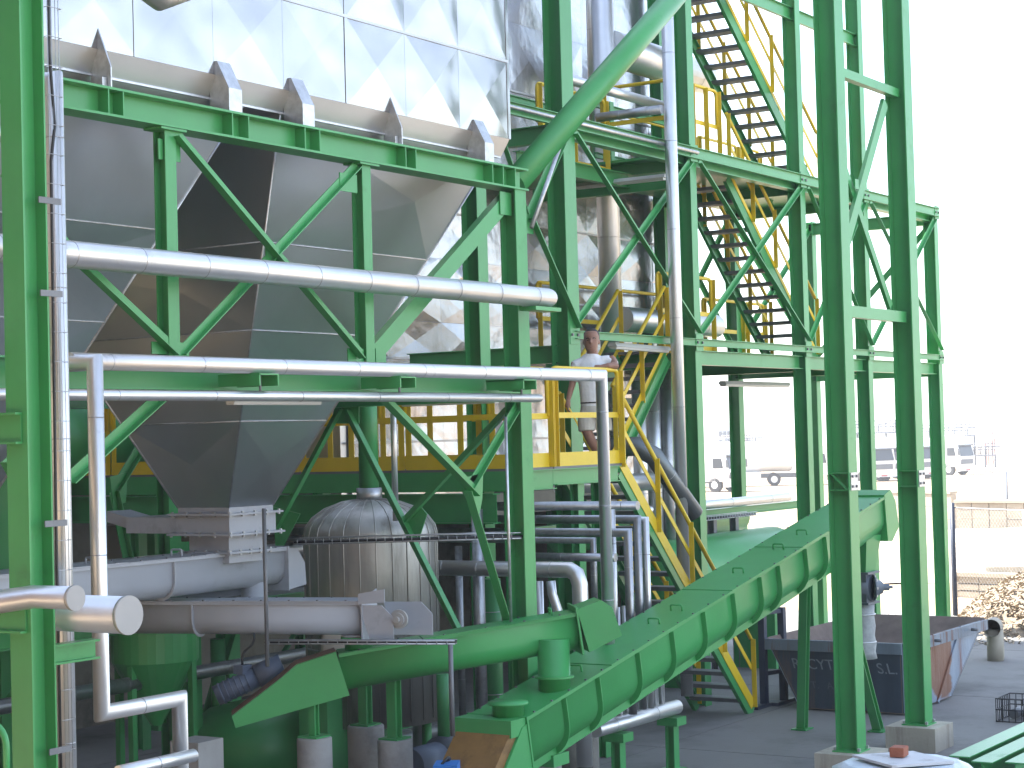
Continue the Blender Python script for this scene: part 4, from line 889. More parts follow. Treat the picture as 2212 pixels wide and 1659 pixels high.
# dark green vessels below the hoppers
p = PD(560, 1565, 22.4)
gv3 = thing('green_round_vessel', 'dark green round vessel low in the shade below the grey conveyors', 'vessel', (p.x, p.y, 0))
MB().lathe((p.x, p.y, 0), [(.75, .28), (.85, .36), (.85, p.z), (.6, p.z + .2), (.25, p.z + .28)], 36).build('shell', GREENC, gv3)
for k in range(4): MB().box((p.x + .75 * math.cos(k * 1.57 + .4), p.y + .75 * math.sin(k * 1.57 + .4), .16), (.12, .12, .32)).build('leg', GREEN, gv3)
MB().lathe((p.x, p.y, .2), [(.91, 0), (.91, .05)], 36).build('ring', GREEN, gv3)
p = PD(335, 1425, 21.0)
gv4 = thing('green_cone_bin', 'green cone bottomed bin in the shade left of the grey conveyors', 'bin', (p.x, p.y, 0))
MB().lathe((p.x, p.y, p.z), [(.06, -.72), (.48, 0), (.48, .45), (.42, .5)], 32, sharp=(0, 1, 2)).build('shell', GREENC, gv4)
for k in range(4): MB().bar((p.x + .47 * math.cos(k * 1.57 + .2), p.y + .47 * math.sin(k * 1.57 + .2), 0), (p.x + .47 * math.cos(k * 1.57 + .2), p.y + .47 * math.sin(k * 1.57 + .2), p.z), LS(.07), (1, 0, 0)).build('leg', GREEN, gv4)
p = PD(700, 1400, 21.2); gv5 = thing('fan_casing', 'pale round fan casing behind the grey conveyor spout', 'fan', p)
MB().lathe(p + V((0, 0, -.1)), [(.33, 0), (.36, .05), (.36, .35), (.33, .4)], 30, (.5, -.8, 0)).build('scroll', mat('beige_casing', (.45, .37, .28), .6, var=.15), gv5)
MB().box(p + V((.1, .1, -1.0)), (.4, .4, 1.6)).build('pedestal', GREEN, gv5)

# steel and pipework added to darken the space under the plant
cl = thing('darkening_platform', 'low dark green platform with grating added under the hoppers to darken the space', 'platform', (13, 14.6, 0))
MB().box2((6, 14.95, 2.28), (20.4, 15.95, 2.33)).build('deck', DARKM, cl)
for Y in (14.9, 16.0): MB().bar((6, Y, 2.18), (20.5, Y, 2.18), HS(.2, .1)).build('edge_beam', GREEN, cl)
for X in (7, 9.4, 11.8, 14.2, 16.4, 18.4, 20.2): MB().bar((X, 15.0, 0), (X, 15.0, 2.08), HS(.14, .14), (0, 1, 0)).build('post', GREEN, cl)
for X in (8.2, 13.0, 17.4): MB().bar((X - 1.0, 14.98, .1), (X + 1.0, 14.98, 2.0), LS(.08, .07), (0, -1, 0)).build('brace', GREEN, cl)
for i, (x0_, x1_, Y, z_, r_, m_, lab) in enumerate(((5, 20, 15.6, 2.75, .10, ALUD, 'dull pipe on the added platform under the hoppers, front'), (5, 20, 15.9, 2.62, .06, BLACK, 'black pipe on the added platform under the hoppers, rear'), (5, 19, 14.7, 1.55, .08, ALUD, 'dull pipe along the front of the added platform'), (10, 21, 14.2, .35, .09, ALUD, 'dull pipe near the floor behind the concrete plinths'))):
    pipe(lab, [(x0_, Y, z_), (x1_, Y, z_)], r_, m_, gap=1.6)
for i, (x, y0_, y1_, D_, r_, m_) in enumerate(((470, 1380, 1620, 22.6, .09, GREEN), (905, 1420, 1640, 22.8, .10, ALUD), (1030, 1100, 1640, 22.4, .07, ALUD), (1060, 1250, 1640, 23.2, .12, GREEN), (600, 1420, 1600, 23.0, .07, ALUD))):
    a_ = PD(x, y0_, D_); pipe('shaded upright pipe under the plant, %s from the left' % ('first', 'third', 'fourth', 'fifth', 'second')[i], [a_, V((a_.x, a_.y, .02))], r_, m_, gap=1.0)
pmp = PD(930, 1560, 21.0); pt = thing('feed_pump', 'dark grey feed pump set in the shade behind the plinths', 'pump', (pmp.x, pmp.y, 0))
MB().box2((pmp.x - .5, pmp.y - .25, 0), (pmp.x + .5, pmp.y + .25, .35)).build('base_block', CONC, pt)
MB().tube([(pmp.x - .4, pmp.y, .58), (pmp.x + .1, pmp.y, .58)], .19, 18).build('motor', MOTOR, pt); MB().lathe((pmp.x + .12, pmp.y, .58), [(.1, 0), (.24, .05), (.24, .2), (.1, .26)], 20, (1, 0, 0)).build('volute', CAST, pt)
MB().tube([(pmp.x + .25, pmp.y, .8), (pmp.x + .25, pmp.y, 1.5)], .07, 12).build('riser', GREEN, pt)
# ------------------------------------------------------------------ blue skip
ZR = 1.03
sk_ = thing('waste_skip', 'battered blue open waste skip with rusty side under the conveyor head', 'skip', PZ(1830, 1500, 0))
A, B, Cc = PZ(1654, 1379, ZR), PZ(1949, 1390, ZR), PZ(2127, 1338, ZR); Dd = A + Cc - B
Fq = PZ(1955, 1543, .03); E = Fq + (A - B).normalized() * 1.62; G = Fq + (Cc - B).normalized() * 1.95; Hq = E + G - Fq
def rustpaint(name, base, rust, lo, hi, sc):
    return mat(name, base, .5, var=.25, vscale=4, dirt=rust, dirts=(sc, lo, hi), streak=True, bump=.004, bscale=12)
SKF = rustpaint('skip_blue_shaded', (.034, .048, .075), (.12, .08, .06), .50, .66, 2.5)  # same blue paint, shade put into the colour of the end walls
SKS = rustpaint('skip_blue_lit', (.22, .27, .34), (.20, .075, .045), .52, .60, 1.3)  # same blue paint lightened for sky light on the sides, with rust
_nt = SKS.node_tree; _L = _nt.links.new; _p = _nt.nodes['Principled BSDF']; _src = _p.inputs['Base Color'].links[0].from_socket
_cen = (B + Cc + Fq + G) / 4
_g = _nt.nodes.new('ShaderNodeNewGeometry'); _d = _nt.nodes.new('ShaderNodeVectorMath'); _d.operation = 'DISTANCE'; _d.inputs[1].default_value = tuple(_cen + V((.1, 0, .05))); _L(_g.outputs['Position'], _d.inputs[0])
_n = _nt.nodes.new('ShaderNodeTexNoise'); _n.inputs['Scale'].default_value = 2.2; _n.inputs['Detail'].default_value = 6
_a = _nt.nodes.new('ShaderNodeMath'); _a.operation = 'MULTIPLY_ADD'; _a.inputs[1].default_value = -.9; _L(_n.outputs['Fac'], _a.inputs[0]); _L(_d.outputs['Value'], _a.inputs[2])
_r = _nt.nodes.new('ShaderNodeMapRange'); _r.inputs['From Min'].default_value = .10; _r.inputs['From Max'].default_value = .17; _r.inputs['To Min'].default_value = 1; _r.inputs['To Max'].default_value = 0; _L(_a.outputs[0], _r.inputs['Value'])
_m = _nt.nodes.new('ShaderNodeMix'); _m.data_type = 'RGBA'; _L(_r.outputs[0], _m.inputs['Factor']); _L(_src, _m.inputs['A']); _m.inputs['B'].default_value = (.19, .085, .05, 1); _L(_m.outputs['Result'], _p.inputs['Base Color'])
SKR = rustpaint('skip_rim_paint', (.16, .20, .25), (.17, .075, .05), .53, .66, 5)
SKI = mat('skip_inside_rust', (.15, .11, .09), .85, var=.3, vscale=3)
top = [A, B, Cc, Dd]; bot = [E, Fq, G, Hq]; ctr = sum(top, V()) / 4
for i, (nm, mm) in enumerate((('end_wall', SKF), ('side_wall', SKS), ('end_wall', SKF), ('side_wall', SKS))):
    j = (i + 1) % 4; q = [top[i], top[j], bot[j], bot[i]]; n_ = (q[1] - q[0]).cross(q[3] - q[0]).normalized(); n_ = n_ if n_.dot(ctr - q[0]) > 0 else -n_
    MB().sheet(q, .012, n_).build(nm, mm, sk_); MB().sheet([p + n_ * .03 for p in q], .01, n_).build('inner_lining', SKI, sk_)
    o_ = -n_ * .05; o_.z = 0
    MB().prism([top[i] + o_ * 1.0, top[j] + o_ * 1.0, top[j] + o_ + V((0, 0, -.16)), top[i] + o_ + V((0, 0, -.16))], -o_ * .9).build('rim', SKR, sk_)
    for k in (.33, .67):
        if i in (1, 3): a_, b_ = top[i].lerp(top[j], k) - n_ * .015, bot[i].lerp(bot[j], k) - n_ * .015; MB().bar(a_, b_, RS(.05, .03), -n_).build('stiffener', mm, sk_)
MB().sheet(bot, .012, (0, 0, 1)).build('floor', SKI, sk_)
for k in (.3, .75):
    c_ = B.lerp(Cc, k) + V((.02, -.08, -.07)); MB().tube([c_, c_ + V((.0, -.11, 0))], .025, 10).build('lifting_lug', DARKM, sk_)
LETT = mat('faded_lettering', (.17, .20, .24), .7, var=.35, vscale=12)
def lettering(txt, origin, right, up, nrm, size, parent, m_, name='lettering'):
    cu = bpy.data.curves.new('t', 'FONT'); cu.body = txt; cu.size = size; cu.extrude = .002; to = bpy.data.objects.new('t', cu); C.objects.link(to)
    dg = bpy.context.evaluated_depsgraph_get(); me = bpy.data.meshes.new_from_object(to.evaluated_get(dg)); bpy.data.objects.remove(to)
    R_ = Matrix((V(right).normalized(), V(up).normalized(), V(nrm).normalized())).transposed()
    o0 = WL[parent.name]
    for v in me.vertices: v.co = R_ @ v.co + V(origin) - o0
    me.materials.clear(); me.materials.append(m_); o = bpy.data.objects.new(name, me); C.objects.link(o); o.parent = parent; WL[o.name] = o0; return o
rt = (B - A).normalized(); dn = ((E + Fq) - (A + B)).normalized(); nr_ = rt.cross(-dn).normalized()
if nr_.dot(EYE - A) < 0: nr_ = -nr_
def face(u, v): return A.lerp(B, u).lerp(E.lerp(Fq, u), v) + nr_ * .004
lettering('RECYT', face(.11, .42), rt, -dn, nr_, .22, sk_, LETT); lettering('S.L.', face(.80, .44), rt, -dn, nr_, .22, sk_, LETT)
lettering('T.   A    C', face(.20, .70), rt, -dn, nr_, .15, sk_, mat('faint_lettering', (.075, .095, .13), .7, var=.3, vscale=10))

# dark stand behind the stair foot
p = PZ(1652, 1528, 0); fs_ = thing('dark_steel_stand', 'dark blue steel stand on the yard between stair foot and skip', 'stand', p)
STD = mat('dark_blue_steel', (.03, .04, .07), .5, var=.2)
q = PZ(1694, 1520, 0)
for b_ in (p, q): MB().box2((b_.x - .05, b_.y - .05, 0), (b_.x + .05, b_.y + .05, 1.45)).build('post', STD, fs_); MB().box2((b_.x - .35, b_.y - .06, 0), (b_.x + .35, b_.y + .06, .06)).build('foot', STD, fs_)
MB().bar(p + V((0, 0, .5)), q + V((0, 0, .5)), RS(.06, .06)).build('crossbar', STD, fs_); MB().bar(p + V((0, 0, 1.4)), q + V((0, 0, 1.4)), RS(.06, .06)).build('crossbar', STD, fs_)

# steel beams lying on timbers, right foreground
ys = (7.55, 7.20, 6.85)
x0s = PZ(2015, 1640, .33).x
for i, Y in enumerate(ys):
    b = thing('stacked_green_beam', ('green steel beam lying on the ground, farthest of three', 'green steel beam lying on the ground, middle of three', 'green steel beam lying on the ground, nearest of three')[i], 'steel beam', (25, Y, .08), 'beams laid out in the right foreground')
    MB().bar((x0s + (.25, .0, .1)[i], Y, .21), (x0s + 11, Y, .21), HS(.26, .24, .016, .01), (0, 0, 1)).build('beam', GREEN, b)
for k, X in enumerate((x0s + .8, x0s + 5)): tag(MB().box2((X - .06, 6.6, .008), (X + .06, 7.8, .075)).build('timber_bearer', mat('timber', (.22, .14, .08), .8, var=.2)), ('timber bearer under the near ends of the green beams', 'timber bearer under the middle of the green beams')[k], 'timber')
# board and brick on a covered pallet stack
bp = PD(1950, 1640, 13.2)
ps = thing('covered_pallet', 'pallet stack wrapped in pale blue plastic below the board', 'pallet', (bp.x, bp.y, 0))
PLS = mat('pale_plastic_wrap', (.50, .58, .64), .35, var=.15, vscale=5, bump=.03, bscale=5)
for dy in (-.32, 0, .32): MB().box((bp.x, bp.y + dy, .055), (.8, .09, .1)).build('skid', mat('pallet_wood', (.26, .18, .10), .85, var=.2), ps)
MB().box2((bp.x - .42, bp.y - .42, .11), (bp.x + .42, bp.y + .42, .135)).build('pallet_deck', CONC, ps)
w_ = MB(); nx = 8
for f in range(4):
    pass
w_.lathe((bp.x, bp.y, .14), [(.50, 0), (.53, .4), (.50, .9), (.52, bp.z - .35), (.49, bp.z - .20), (.40, bp.z - .16)], 12); w_.build('wrapped_load', PLS, ps)
bo = tag(MB().box((bp.x, bp.y, bp.z), (.50, .50, .018), Matrix.Rotation(.95, 3, 'Z') @ Matrix.Rotation(.03, 3, 'X')).build('white_board', mat('white_board', (.52, .54, .56), .6, var=.08, dirt=(.3, .3, .29), dirts=(5, .55, .75))), 'flat white board lying on the pale wrapped pallet', 'board')
bk = thing('loose_brick', 'single red clay brick lying on the white board', 'brick', (bp.x, bp.y, bp.z + .01)); bc = PD(1942, 1624, 13.25)
BRK = mat('red_clay', (.30, .105, .06), .8, var=.12, vscale=14, bump=.003, bscale=60)
brm = bmesh.new(); bmesh.ops.create_cube(brm, size=1); bmesh.ops.scale(brm, vec=(.13, .10, .066), verts=brm.verts); bmesh.ops.bevel(brm, geom=brm.edges, offset=.003, segments=2, affect='EDGES')
bmesh.ops.rotate(brm, cent=(0, 0, 0), matrix=Matrix.Rotation(.1, 3, 'Z'), verts=brm.verts); bme = bpy.data.meshes.new('brick_body'); brm.to_mesh(bme); brm.free(); bme.materials.append(BRK)
bo_ = bpy.data.objects.new('brick_body', bme); C.objects.link(bo_); bo_.parent = bk; bo_.location = (0, 0, .035)
bk.location = (bc.x, bc.y, bp.z + .012)
# wire crate at the right edge
p = PZ(2195, 1556, 0); wc = thing('wire_crate', 'small black wire crate on the yard at the right edge', 'crate', p)
for k in range(9):
    for yy in (-.18, .18): MB().tube([(p.x - .3 + k * .075, p.y + yy, .01), (p.x - .3 + k * .075, p.y + yy, .33)], .007, 5).build('wire', BLACK, wc)
for k in range(5):
    for xx in (-.3, .3): MB().tube([(p.x + xx, p.y - .18 + k * .09, .01), (p.x + xx, p.y - .18 + k * .09, .33)], .007, 5).build('wire', BLACK, wc)
for z_ in (.02, .18, .33): MB().tube([(p.x - .3, p.y - .18, z_), (p.x + .3, p.y - .18, z_), (p.x + .3, p.y + .18, z_), (p.x - .3, p.y + .18, z_)], .009, 5, closed=True).build('rim_wire', BLACK, wc)
MB().tube([(p.x - .1, p.y, .1), (p.x + .25, p.y, .1)], .07, 12).build('liner_tube', DARKM, wc)
# blue carton low in the middle foreground
bx = PD(965, 1655, 17.6); t = thing('blue_carton', 'bright blue carton with red print beside the conveyor foot', 'carton', (bx.x, bx.y, 0))
BLU = mat('blue_print', (.02, .16, .50), .45, var=.12, vscale=8, dirt=(.45, .06, .07), dirts=(6, .60, .64))
MB().box((bx.x, bx.y, bx.z - .10), (.30, .22, .26), Matrix.Rotation(.5, 3, 'Z')).build('carton_body', BLU, t)
MB().box((bx.x, bx.y, (bx.z - .24) / 2), (.34, .34, bx.z - .24)).build('stand_block', CONC, t)
MB().tube(fillet([(bx.x - .08, bx.y, bx.z + .03), (bx.x, bx.y - .02, bx.z + .09), (bx.x + .07, bx.y, bx.z + .05), (bx.x + .02, bx.y + .05, bx.z + .04)], .03, 3), .012, 6).build('cable_loop', BLACK, t)
# curved green hoop rail in the lower left corner
p = PD(18, 1600, 11.5); hr = thing('green_hoop_rail', 'green tubular hoop at the lower left corner', 'railing', (p.x, p.y, 0))
MB().tube(fillet([PD(-40, 1545, 11.6), PD(14, 1580, 11.5), PD(14, 1760, 11.5)], .25, 5), .021, 10).build('tube_rail', GREEN, hr)
# clay elbow pipes and slabs behind the skip
p = PD(2150, 1385, 33.5); el_ = thing('clay_pipe_elbow', 'upright beige pipe elbow with open mouth behind the skip', 'pipe elbow', (p.x, p.y, 0))
BEI = mat('beige_clay', (.36, .32, .25), .7, var=.12)
m_ = PD(2136, 1353, 33.2); MB().tube(fillet([V((p.x, p.y, 0)), V((p.x, p.y, m_.z)), V((p.x, p.y, m_.z)) + (m_ - V((p.x, p.y, m_.z))) * 1.0 + V((-.3, -.15, 0))], .2, 5), .15, 20, cap=False).build('elbow_shell', BEI, el_)
MB().lathe((p.x - .32, p.y - .1, 0), [(.14, 0), (.14, .55)], 20).build('stub_shell', BEI, el_)
for i, (x, y, D_, s_, lab) in enumerate(((2145, 1245, 52, (1.6, 1.0, .3), 'pale concrete slab on the bank, lower of two'), (2172, 1232, 52, (1.5, 1.0, .3), 'pale concrete slab on the bank, upper of two'))):
    p = PD(x, y, D_); tag(MB().box(p, s_, Matrix.Rotation(.3 * i, 3, 'Z')).build('concrete_slab', CONCW), lab, 'slab')

# ------------------------------------------------------------------ far yard: heap, fence, walls
hp = PD(2310, 1380, 38.6); hp.z = 0
CH = mat('wood_chips', (.24, .19, .14), .9, var=.5, vscale=9)
def hz(u, v):
    d = math.sqrt((u / 2.25) ** 2 + (v / 2.6) ** 2); q = hp + _R0 * u + _F0 * v
    return max(0, 1.75 * (1 - d) + .22 * noise.noise(V((q.x * .9, q.y * .9, 0)))) if d < 1.1 else 0
mb = MB(); N = 40
for i in range(N + 1):
    for j in range(N + 1):
        u, v = -2.6 + i * 5.2 / N, -3 + j * 6 / N; mb.v.append(hp + _R0 * u + _F0 * v + V((0, 0, hz(u, v) - .03)))
for i in range(N):
    for j in range(N):
        a = i * (N + 1) + j; mb.f.append([a, a + 1, a + N + 2, a + N + 1]); mb.sm.append(True)
heap = mb.build('wood_chip_heap', CH); struct(heap, 'stuff'); tag(heap, 'brown heap of wood chips beyond the skip at the right edge', 'chip heap')
rnd = random.Random(3); mb = MB(); cnt = 0
while cnt < 4200:
    u_, v_ = rnd.uniform(-3.2, 2.6), rnd.uniform(-3.2, 3); z_ = hz(u_, v_)
    if z_ <= 0 and rnd.random() > .10: continue
    cnt += 1; l, w2_ = rnd.uniform(.05, .14), rnd.uniform(.025, .06); a = rnd.random() * 6.28; tl = rnd.uniform(-.8, .8)
    u = V((math.cos(a) * math.cos(tl), math.sin(a) * math.cos(tl), math.sin(tl))); v = u.cross(V((rnd.random() - .5, rnd.random() - .5, 1))).normalized()
    c_ = hp + _R0 * u_ + _F0 * v_ + V((0, 0, z_ + .03)); n_ = u.cross(v) * .012
    mb.add([c_ + u * l / 2 + v * w2_ / 2, c_ - u * l / 2 + v * w2_ / 2, c_ - u * l / 2 - v * w2_ / 2, c_ + u * l / 2 - v * w2_ / 2, c_ + n_ * 2], [(0, 1, 2, 3), (0, 1, 4), (1, 2, 4), (2, 3, 4), (3, 0, 4)])
cp_ = mb.build('loose_chips', mat('loose_chip', (.33, .27, .20), .85, var=.6, vscale=21), heap); cp_['kind'] = 'stuff'
# wire fence, plane facing the yard
fp0, fp1 = PZ(2064, 1330, 0), PD(2330, 1345, 37.5); fp1.z = 0
fe = thing('wire_mesh_fence', 'diamond wire mesh fence with grouped dark posts beyond the tower', 'fence', fp0)
FH = 2.35; du = (fp1 - fp0); FL = du.length; du.normalize()
for s_ in (-.12, -.04, .03, .12): MB().tube([fp0 + du * s_ + V((0, s_ * .5, 0)), fp0 + du * s_ + V((0, s_ * .5, FH + .1))], .045, 8).build('post', STD, fe)
for k in range(1, 3): MB().tube([fp0 + du * k * 2.5, fp0 + du * k * 2.5 + V((0, 0, FH))], .024, 8).build('post', GALV, fe)
MB().tube([fp0 + V((0, 0, FH)), fp1 + V((0, 0, FH))], .012, 6).build('top_wire', GALV, fe)
mesh = MB(); st = .11; k = -FH
while k < FL:
    for s_ in (1, -1):
        a, b = max(0, k), min(FL, k + FH)
        za, zb = (a - k), (b - k)
        if s_ < 0: za, zb = FH - za, FH - zb
        if b > a: mesh.tube([fp0 + du * a + V((0, 0, za)), fp0 + du * b + V((0, 0, zb))], .0035, 3, cap=False)
    k += st
wm = mesh.build('wire_mesh', GALV, fe); wm['kind'] = 'stuff'
# pale low walls and banks in the sun
PALE = mat('pale_render', (.36, .32, .26), .9, var=.12, vscale=.5, dirt=(.24, .21, .17), dirts=(.6, .5, .75))
def wall(label, a, b, h_, t_=.3, m_=PALE, nb=6, blk=True):
    a, b = V(a), V(b); a.z = b.z = 0; d = b - a; L_ = d.length; d.normalize(); s_ = d.cross(V((0, 0, 1)))
    t = thing('low_concrete_wall', label, 'wall', (a + b) / 2)
    for r_ in range(3):
        for k in range(nb):
            MB().box(a + d * ((k + .5) * L_ / nb) + V((0, 0, (r_ + .5) * h_ / 3)), (L_ / nb - .03, t_ + random.uniform(-.02, .02), h_ / 3 - .025), Matrix.Rotation(math.atan2(d.y, d.x), 3, 'Z')).build('block', m_, t)
    MB().bar(a + V((0, 0, h_ + .05)), b + V((0, 0, h_ + .05)), RS(t_ + .1, .1)).build('coping', m_, t)
wall('long pale block wall across the sunlit yard behind the fence', PD(2070, 1182, 64), PD(2420, 1188, 60), 1.55, nb=9)
wall('short pale block wall between the two right columns', PD(1880, 1110, 78), PD(2062, 1112, 74), 1.5, nb=5)
wall('low pale kerb wall nearer the heap', PD(2066, 1265, 46), PD(2420, 1272, 43), .5, nb=6)
bank = MB(); nb_ = 24
for i in range(nb_ + 1):
    for j in range(7):
        p = PD(1900 + i * 30, 1235, 50 + j * 2.0); bank.v.append(V((p.x, p.y, .02 + .75 * (j / 6) + .1 * noise.noise(V((p.x * .6, p.y * .6, 2))))))
for i in range(nb_):
    for j in range(6):
        a = i * 7 + j; bank.f.append([a, a + 1, a + 8, a + 7]); bank.sm.append(True)
struct(bank.build('terrain_bank', mat('sandy_bank', (.45, .38, .29), .95, var=.25, vscale=.8, bump=.05, bscale=2)))

# ------------------------------------------------------------------ trucks
TW = mat('truck_white', (.78, .78, .77), .3, var=.03); TGL = mat('truck_glass', (.03, .04, .05), .08, var=.05); TYR = mat('tyre', (.03, .03, .03), .8); TGR = mat('truck_grey', (.10, .11, .12), .5); RED = mat('red_lamp', (.45, .03, .02), .4)
def truck(label, base, heading, tank=True, scale=1.0, roofdef=True, group='trucks parked across the road'):
    t = thing('parked_truck', label, 'truck', base, group); M_ = Matrix.Rotation(heading, 3, 'Z'); B_ = V(base)
    P = lambda x, y, z_: B_ + M_ @ (V((x, y, z_)) * scale)
    def bx(nm, a, b, m_, par=t):
        mb = MB(); c_ = [(a[i] + b[i]) / 2 for i in range(3)]; s_ = [abs(b[i] - a[i]) * scale for i in range(3)]; mb.box(P(*c_), s_, M_); return mb.build(nm, m_, par)
    cab = MB(); prof = [(0, .75), (.12, 1.5), (-.12, 2.55), (-.45, 2.95), (-.9, 3.35 if roofdef else 3.0), (-2.1, 3.4 if roofdef else 3.0), (-2.1, .75)]
    cab.prism([P(x, -1.2, z_) for x, z_ in prof], P(0, 2.4, 0) - P(0, 0, 0)); cb = cab.build('cab', TW, t)
    ws = MB(); ws.add([P(.135, -1.05, 1.62), P(.135, 1.05, 1.62), P(-.085, 1.0, 2.5), P(-.085, -1.0, 2.5), P(.10, -1.05, 1.62), P(.10, 1.05, 1.62)], [(0, 1, 2, 3), (0, 4, 5, 1)]); ws.build('windscreen', TGL, cb)
    for s_ in (-1, 1): MB().add([P(-.25, s_ * 1.206, 1.65), P(-1.1, s_ * 1.206, 1.65), P(-1.1, s_ * 1.206, 2.35), P(-.38, s_ * 1.206, 2.35)], [(0, 1, 2, 3)]).build('side_window', TGL, cb)
    bx('grille', (.06, -.9, .95), (.14, .9, 1.35), TGR, cb); bx('bumper', (-.2, -1.22, .35), (.16, 1.22, .78), TGR if not roofdef else TW)
    for s_ in (-1, 1): bx('headlight', (.14, s_ * .75 - .2, .5), (.17, s_ * .75 + .2, .68), LAMPB); bx('mirror', (.05, s_ * 1.3 - .1, 1.7), (.15, s_ * 1.3 + .1, 2.25), TGR)
    bx('sun_visor', (-.1, -1.0, 2.5), (.12, 1.0, 2.6), TGR, cb); bx('number_plate', (.165, -.3, .4), (.175, .3, .5), RED)
    wheels = [-1.0, -4.2] + ([-10.2, -11.5] if tank else [])
    for x in wheels:
        for s_ in (-1, 1):
            wh = MB().tube([P(x, s_ * .85, .5), P(x, s_ * 1.2, .5)], .5 * scale, 20).build('wheel', TYR, t); MB().tube([P(x, s_ * 1.0, .5), P(x, s_ * 1.215, .5)], .26 * scale, 14).build('rim', LAMPB, wh)
    bx('chassis', (-12.3 if tank else -5.2, -.45, .6), (-1.9, .45, .95), TGR)
    if tank:
        MB().lathe(P(-12.6, 0, 2.25), [(.7, 0), (1.1, .12), (1.18, .3), (1.18, 9.6), (1.1, 9.8), (.7, 9.92)], 26, M_ @ V((1, 0, 0))).build('tank_body', TW, t)
        bx('ladder_box', (-6.8, -1.2, .55), (-5.2, 1.2, 1.05), TW); bx('rear_lamp', (-12.7, -1.1, .8), (-12.6, -.7, 1.3), RED)
        bx('hazard_plate', (-8.4, -1.19, 1.55), (-7.9, -1.185, 1.95), RED)
    return t
hd_ = math.atan2(-_R0.y, -_R0.x)
hR = math.atan2(_R0.y, _R0.x)          # heading of a truck facing image right
def toward(deg): return hR - rad(deg)     # turned towards the viewer
truck('white tanker cab at the left of the truck row, seen beside the tower column', PZ(1590, 1062, 0), toward(38), True)
truck('white tanker semitrailer parked side on in the truck row', PZ(1792, 1046, 0), toward(6), True)
truck('white truck facing us left of the large right column', PZ(1908, 1040, 0), toward(62), False, roofdef=True)
truck('second white truck facing us, partly behind the large right column', PZ(1942, 1038, 0), toward(62), False)
truck('dark fronted truck half hidden between the right columns', PZ(2008, 1034, 0), toward(50), False)
truck('white truck farthest right in the row', PZ(2088, 1026, 0), toward(45), False)
# loading gantries and mast beyond
GAN = mat('gantry_steel', (.20, .22, .25), .6, .2, var=.1)
def gantry(label, x0, x1, ylev, D_, nposts, zr=1.1):
    a, b = PD(x0, ylev, D_), PD(x1, ylev, D_); b.z = a.z; t = thing('loading_gantry', label, 'gantry', (a + b) / 2 - V((0, 0, a.z)), 'loading gantries behind the trucks')
    dd = V((0, 0, 1))
    MB().bar(a, b, RS(.9, .16)).build('platform', GAN, t)
    for h_ in (.55, 1.1): MB().tube([a + dd * h_, b + dd * h_], .045, 6).build('rail', GAN, t)
    for k in range(nposts * 3 + 1): q = a.lerp(b, k / (nposts * 3)); MB().tube([q, q + dd * 1.1], .04, 6).build('rail_post', GAN, t)
    for k in range(nposts + 1): q = a.lerp(b, k / nposts); MB().tube([V((q.x, q.y, 0)), q], .09, 8).build('leg', GAN, t)
    for k in range(5):
        q = a.lerp(b, (k + .5) / 5) + dd * .1; MB().tube([q, q + dd * .7, q + dd * .7 + (b - a).normalized() * .8], .07, 6).build('loading_arm', GAN, t)
gantry('long loading gantry between the middle and right columns', 1790, 1945, 938, 172, 5)
gantry('loading gantry behind the rightmost truck', 1965, 2105, 945, 178, 5)
gantry('low gantry right of the truck row', 2085, 2150, 985, 175, 3)
gantry('hazy green gantry behind the left tanker cab', 1560, 1640, 965, 190, 4)
mp_ = PZ(2140, 985, 0); mp_ = PD(2140, 985, 200); mp_.z = 0; mz = PD(2138, 838, 200).z
ms = thing('crane_mast', 'slender pale red crane mast with long jib on the horizon', 'crane', mp_)
MST = mat('hazed_red_steel', (.42, .20, .20), .7, var=.1)  # washed-out distance put into the colour as a paler red
for sx in (-.35, .35):
    for sy in (-.35, .35): MB().tube([mp_ + V((sx, sy, 0)), mp_ + V((sx, sy, mz))], .07, 5).build('mast_leg', MST, ms)
for k in range(int(mz / 1.0)):
    MB().tube([mp_ + V((-.35, -.35, k)), mp_ + V((.35, -.35, k + 1.0))], .04, 4).build('lattice', MST, ms)
for s_ in (0, .6): MB().tube([PD(2035, 843, 200) + V((0, 0, s_)), PD(2138, 838, 200) + V((0, 0, s_)), PD(2212, 838, 200) + V((0, 0, s_))], .06, 5).build('jib', MST, ms)
lp = PD(2160, 985, 150); lp.z = 0
po = PD(2176, 1098, 72); po.z = 0
tag(MB().tube([po, po + V((0, 0, PD(2176, 1018, 72).z))], .05, 8).build('marker_post', GAN), 'slim grey post standing in the sunlit yard', 'post')
tk2 = thing('storage_tank_row', 'low white pipe rack with tanks at the far right of the yard', 'pipe rack', PD(2150, 1030, 165) * 1)
for k in range(3):
    a, b = PD(2098, 1016 + k * 12, 165), PD(2290, 1010 + k * 12, 160); b.z = a.z; MB().tube([a, b], .18, 8).build('pipe_line', TW, tk2)
for k in range(9): q = PD(2100 + k * 22, 1030, 164); MB().box2((q.x - .12, q.y - .12, 0), (q.x + .12, q.y + .12, q.z + .4)).build('support', TW, tk2)
fb = PD(1575, 950, 320); fbz = PD(1575, 915, 320).z
fbd = thing('distant_building', 'pale distant block with a red panel on the horizon', 'building', (fb.x, fb.y, 0))
Mf = Matrix.Rotation(hR, 3, 'Z')
MB().box((fb.x, fb.y, fbz / 2), (7, 6, fbz), Mf).build('wall', WHITEP, fbd); q = PD(1600, 950, 316); MB().box((q.x, q.y, fbz * .36), (2.5, 1, fbz * .3), Mf).build('red_panel', RED, fbd)
for k in range(4):
    for j in range(2): q = PD(1556 + k * 9, 930, 316.5); MB().box((q.x, q.y, fbz * (.45 + .25 * j)), (.5, .4, .9), Mf).build('window', TGL, fbd)
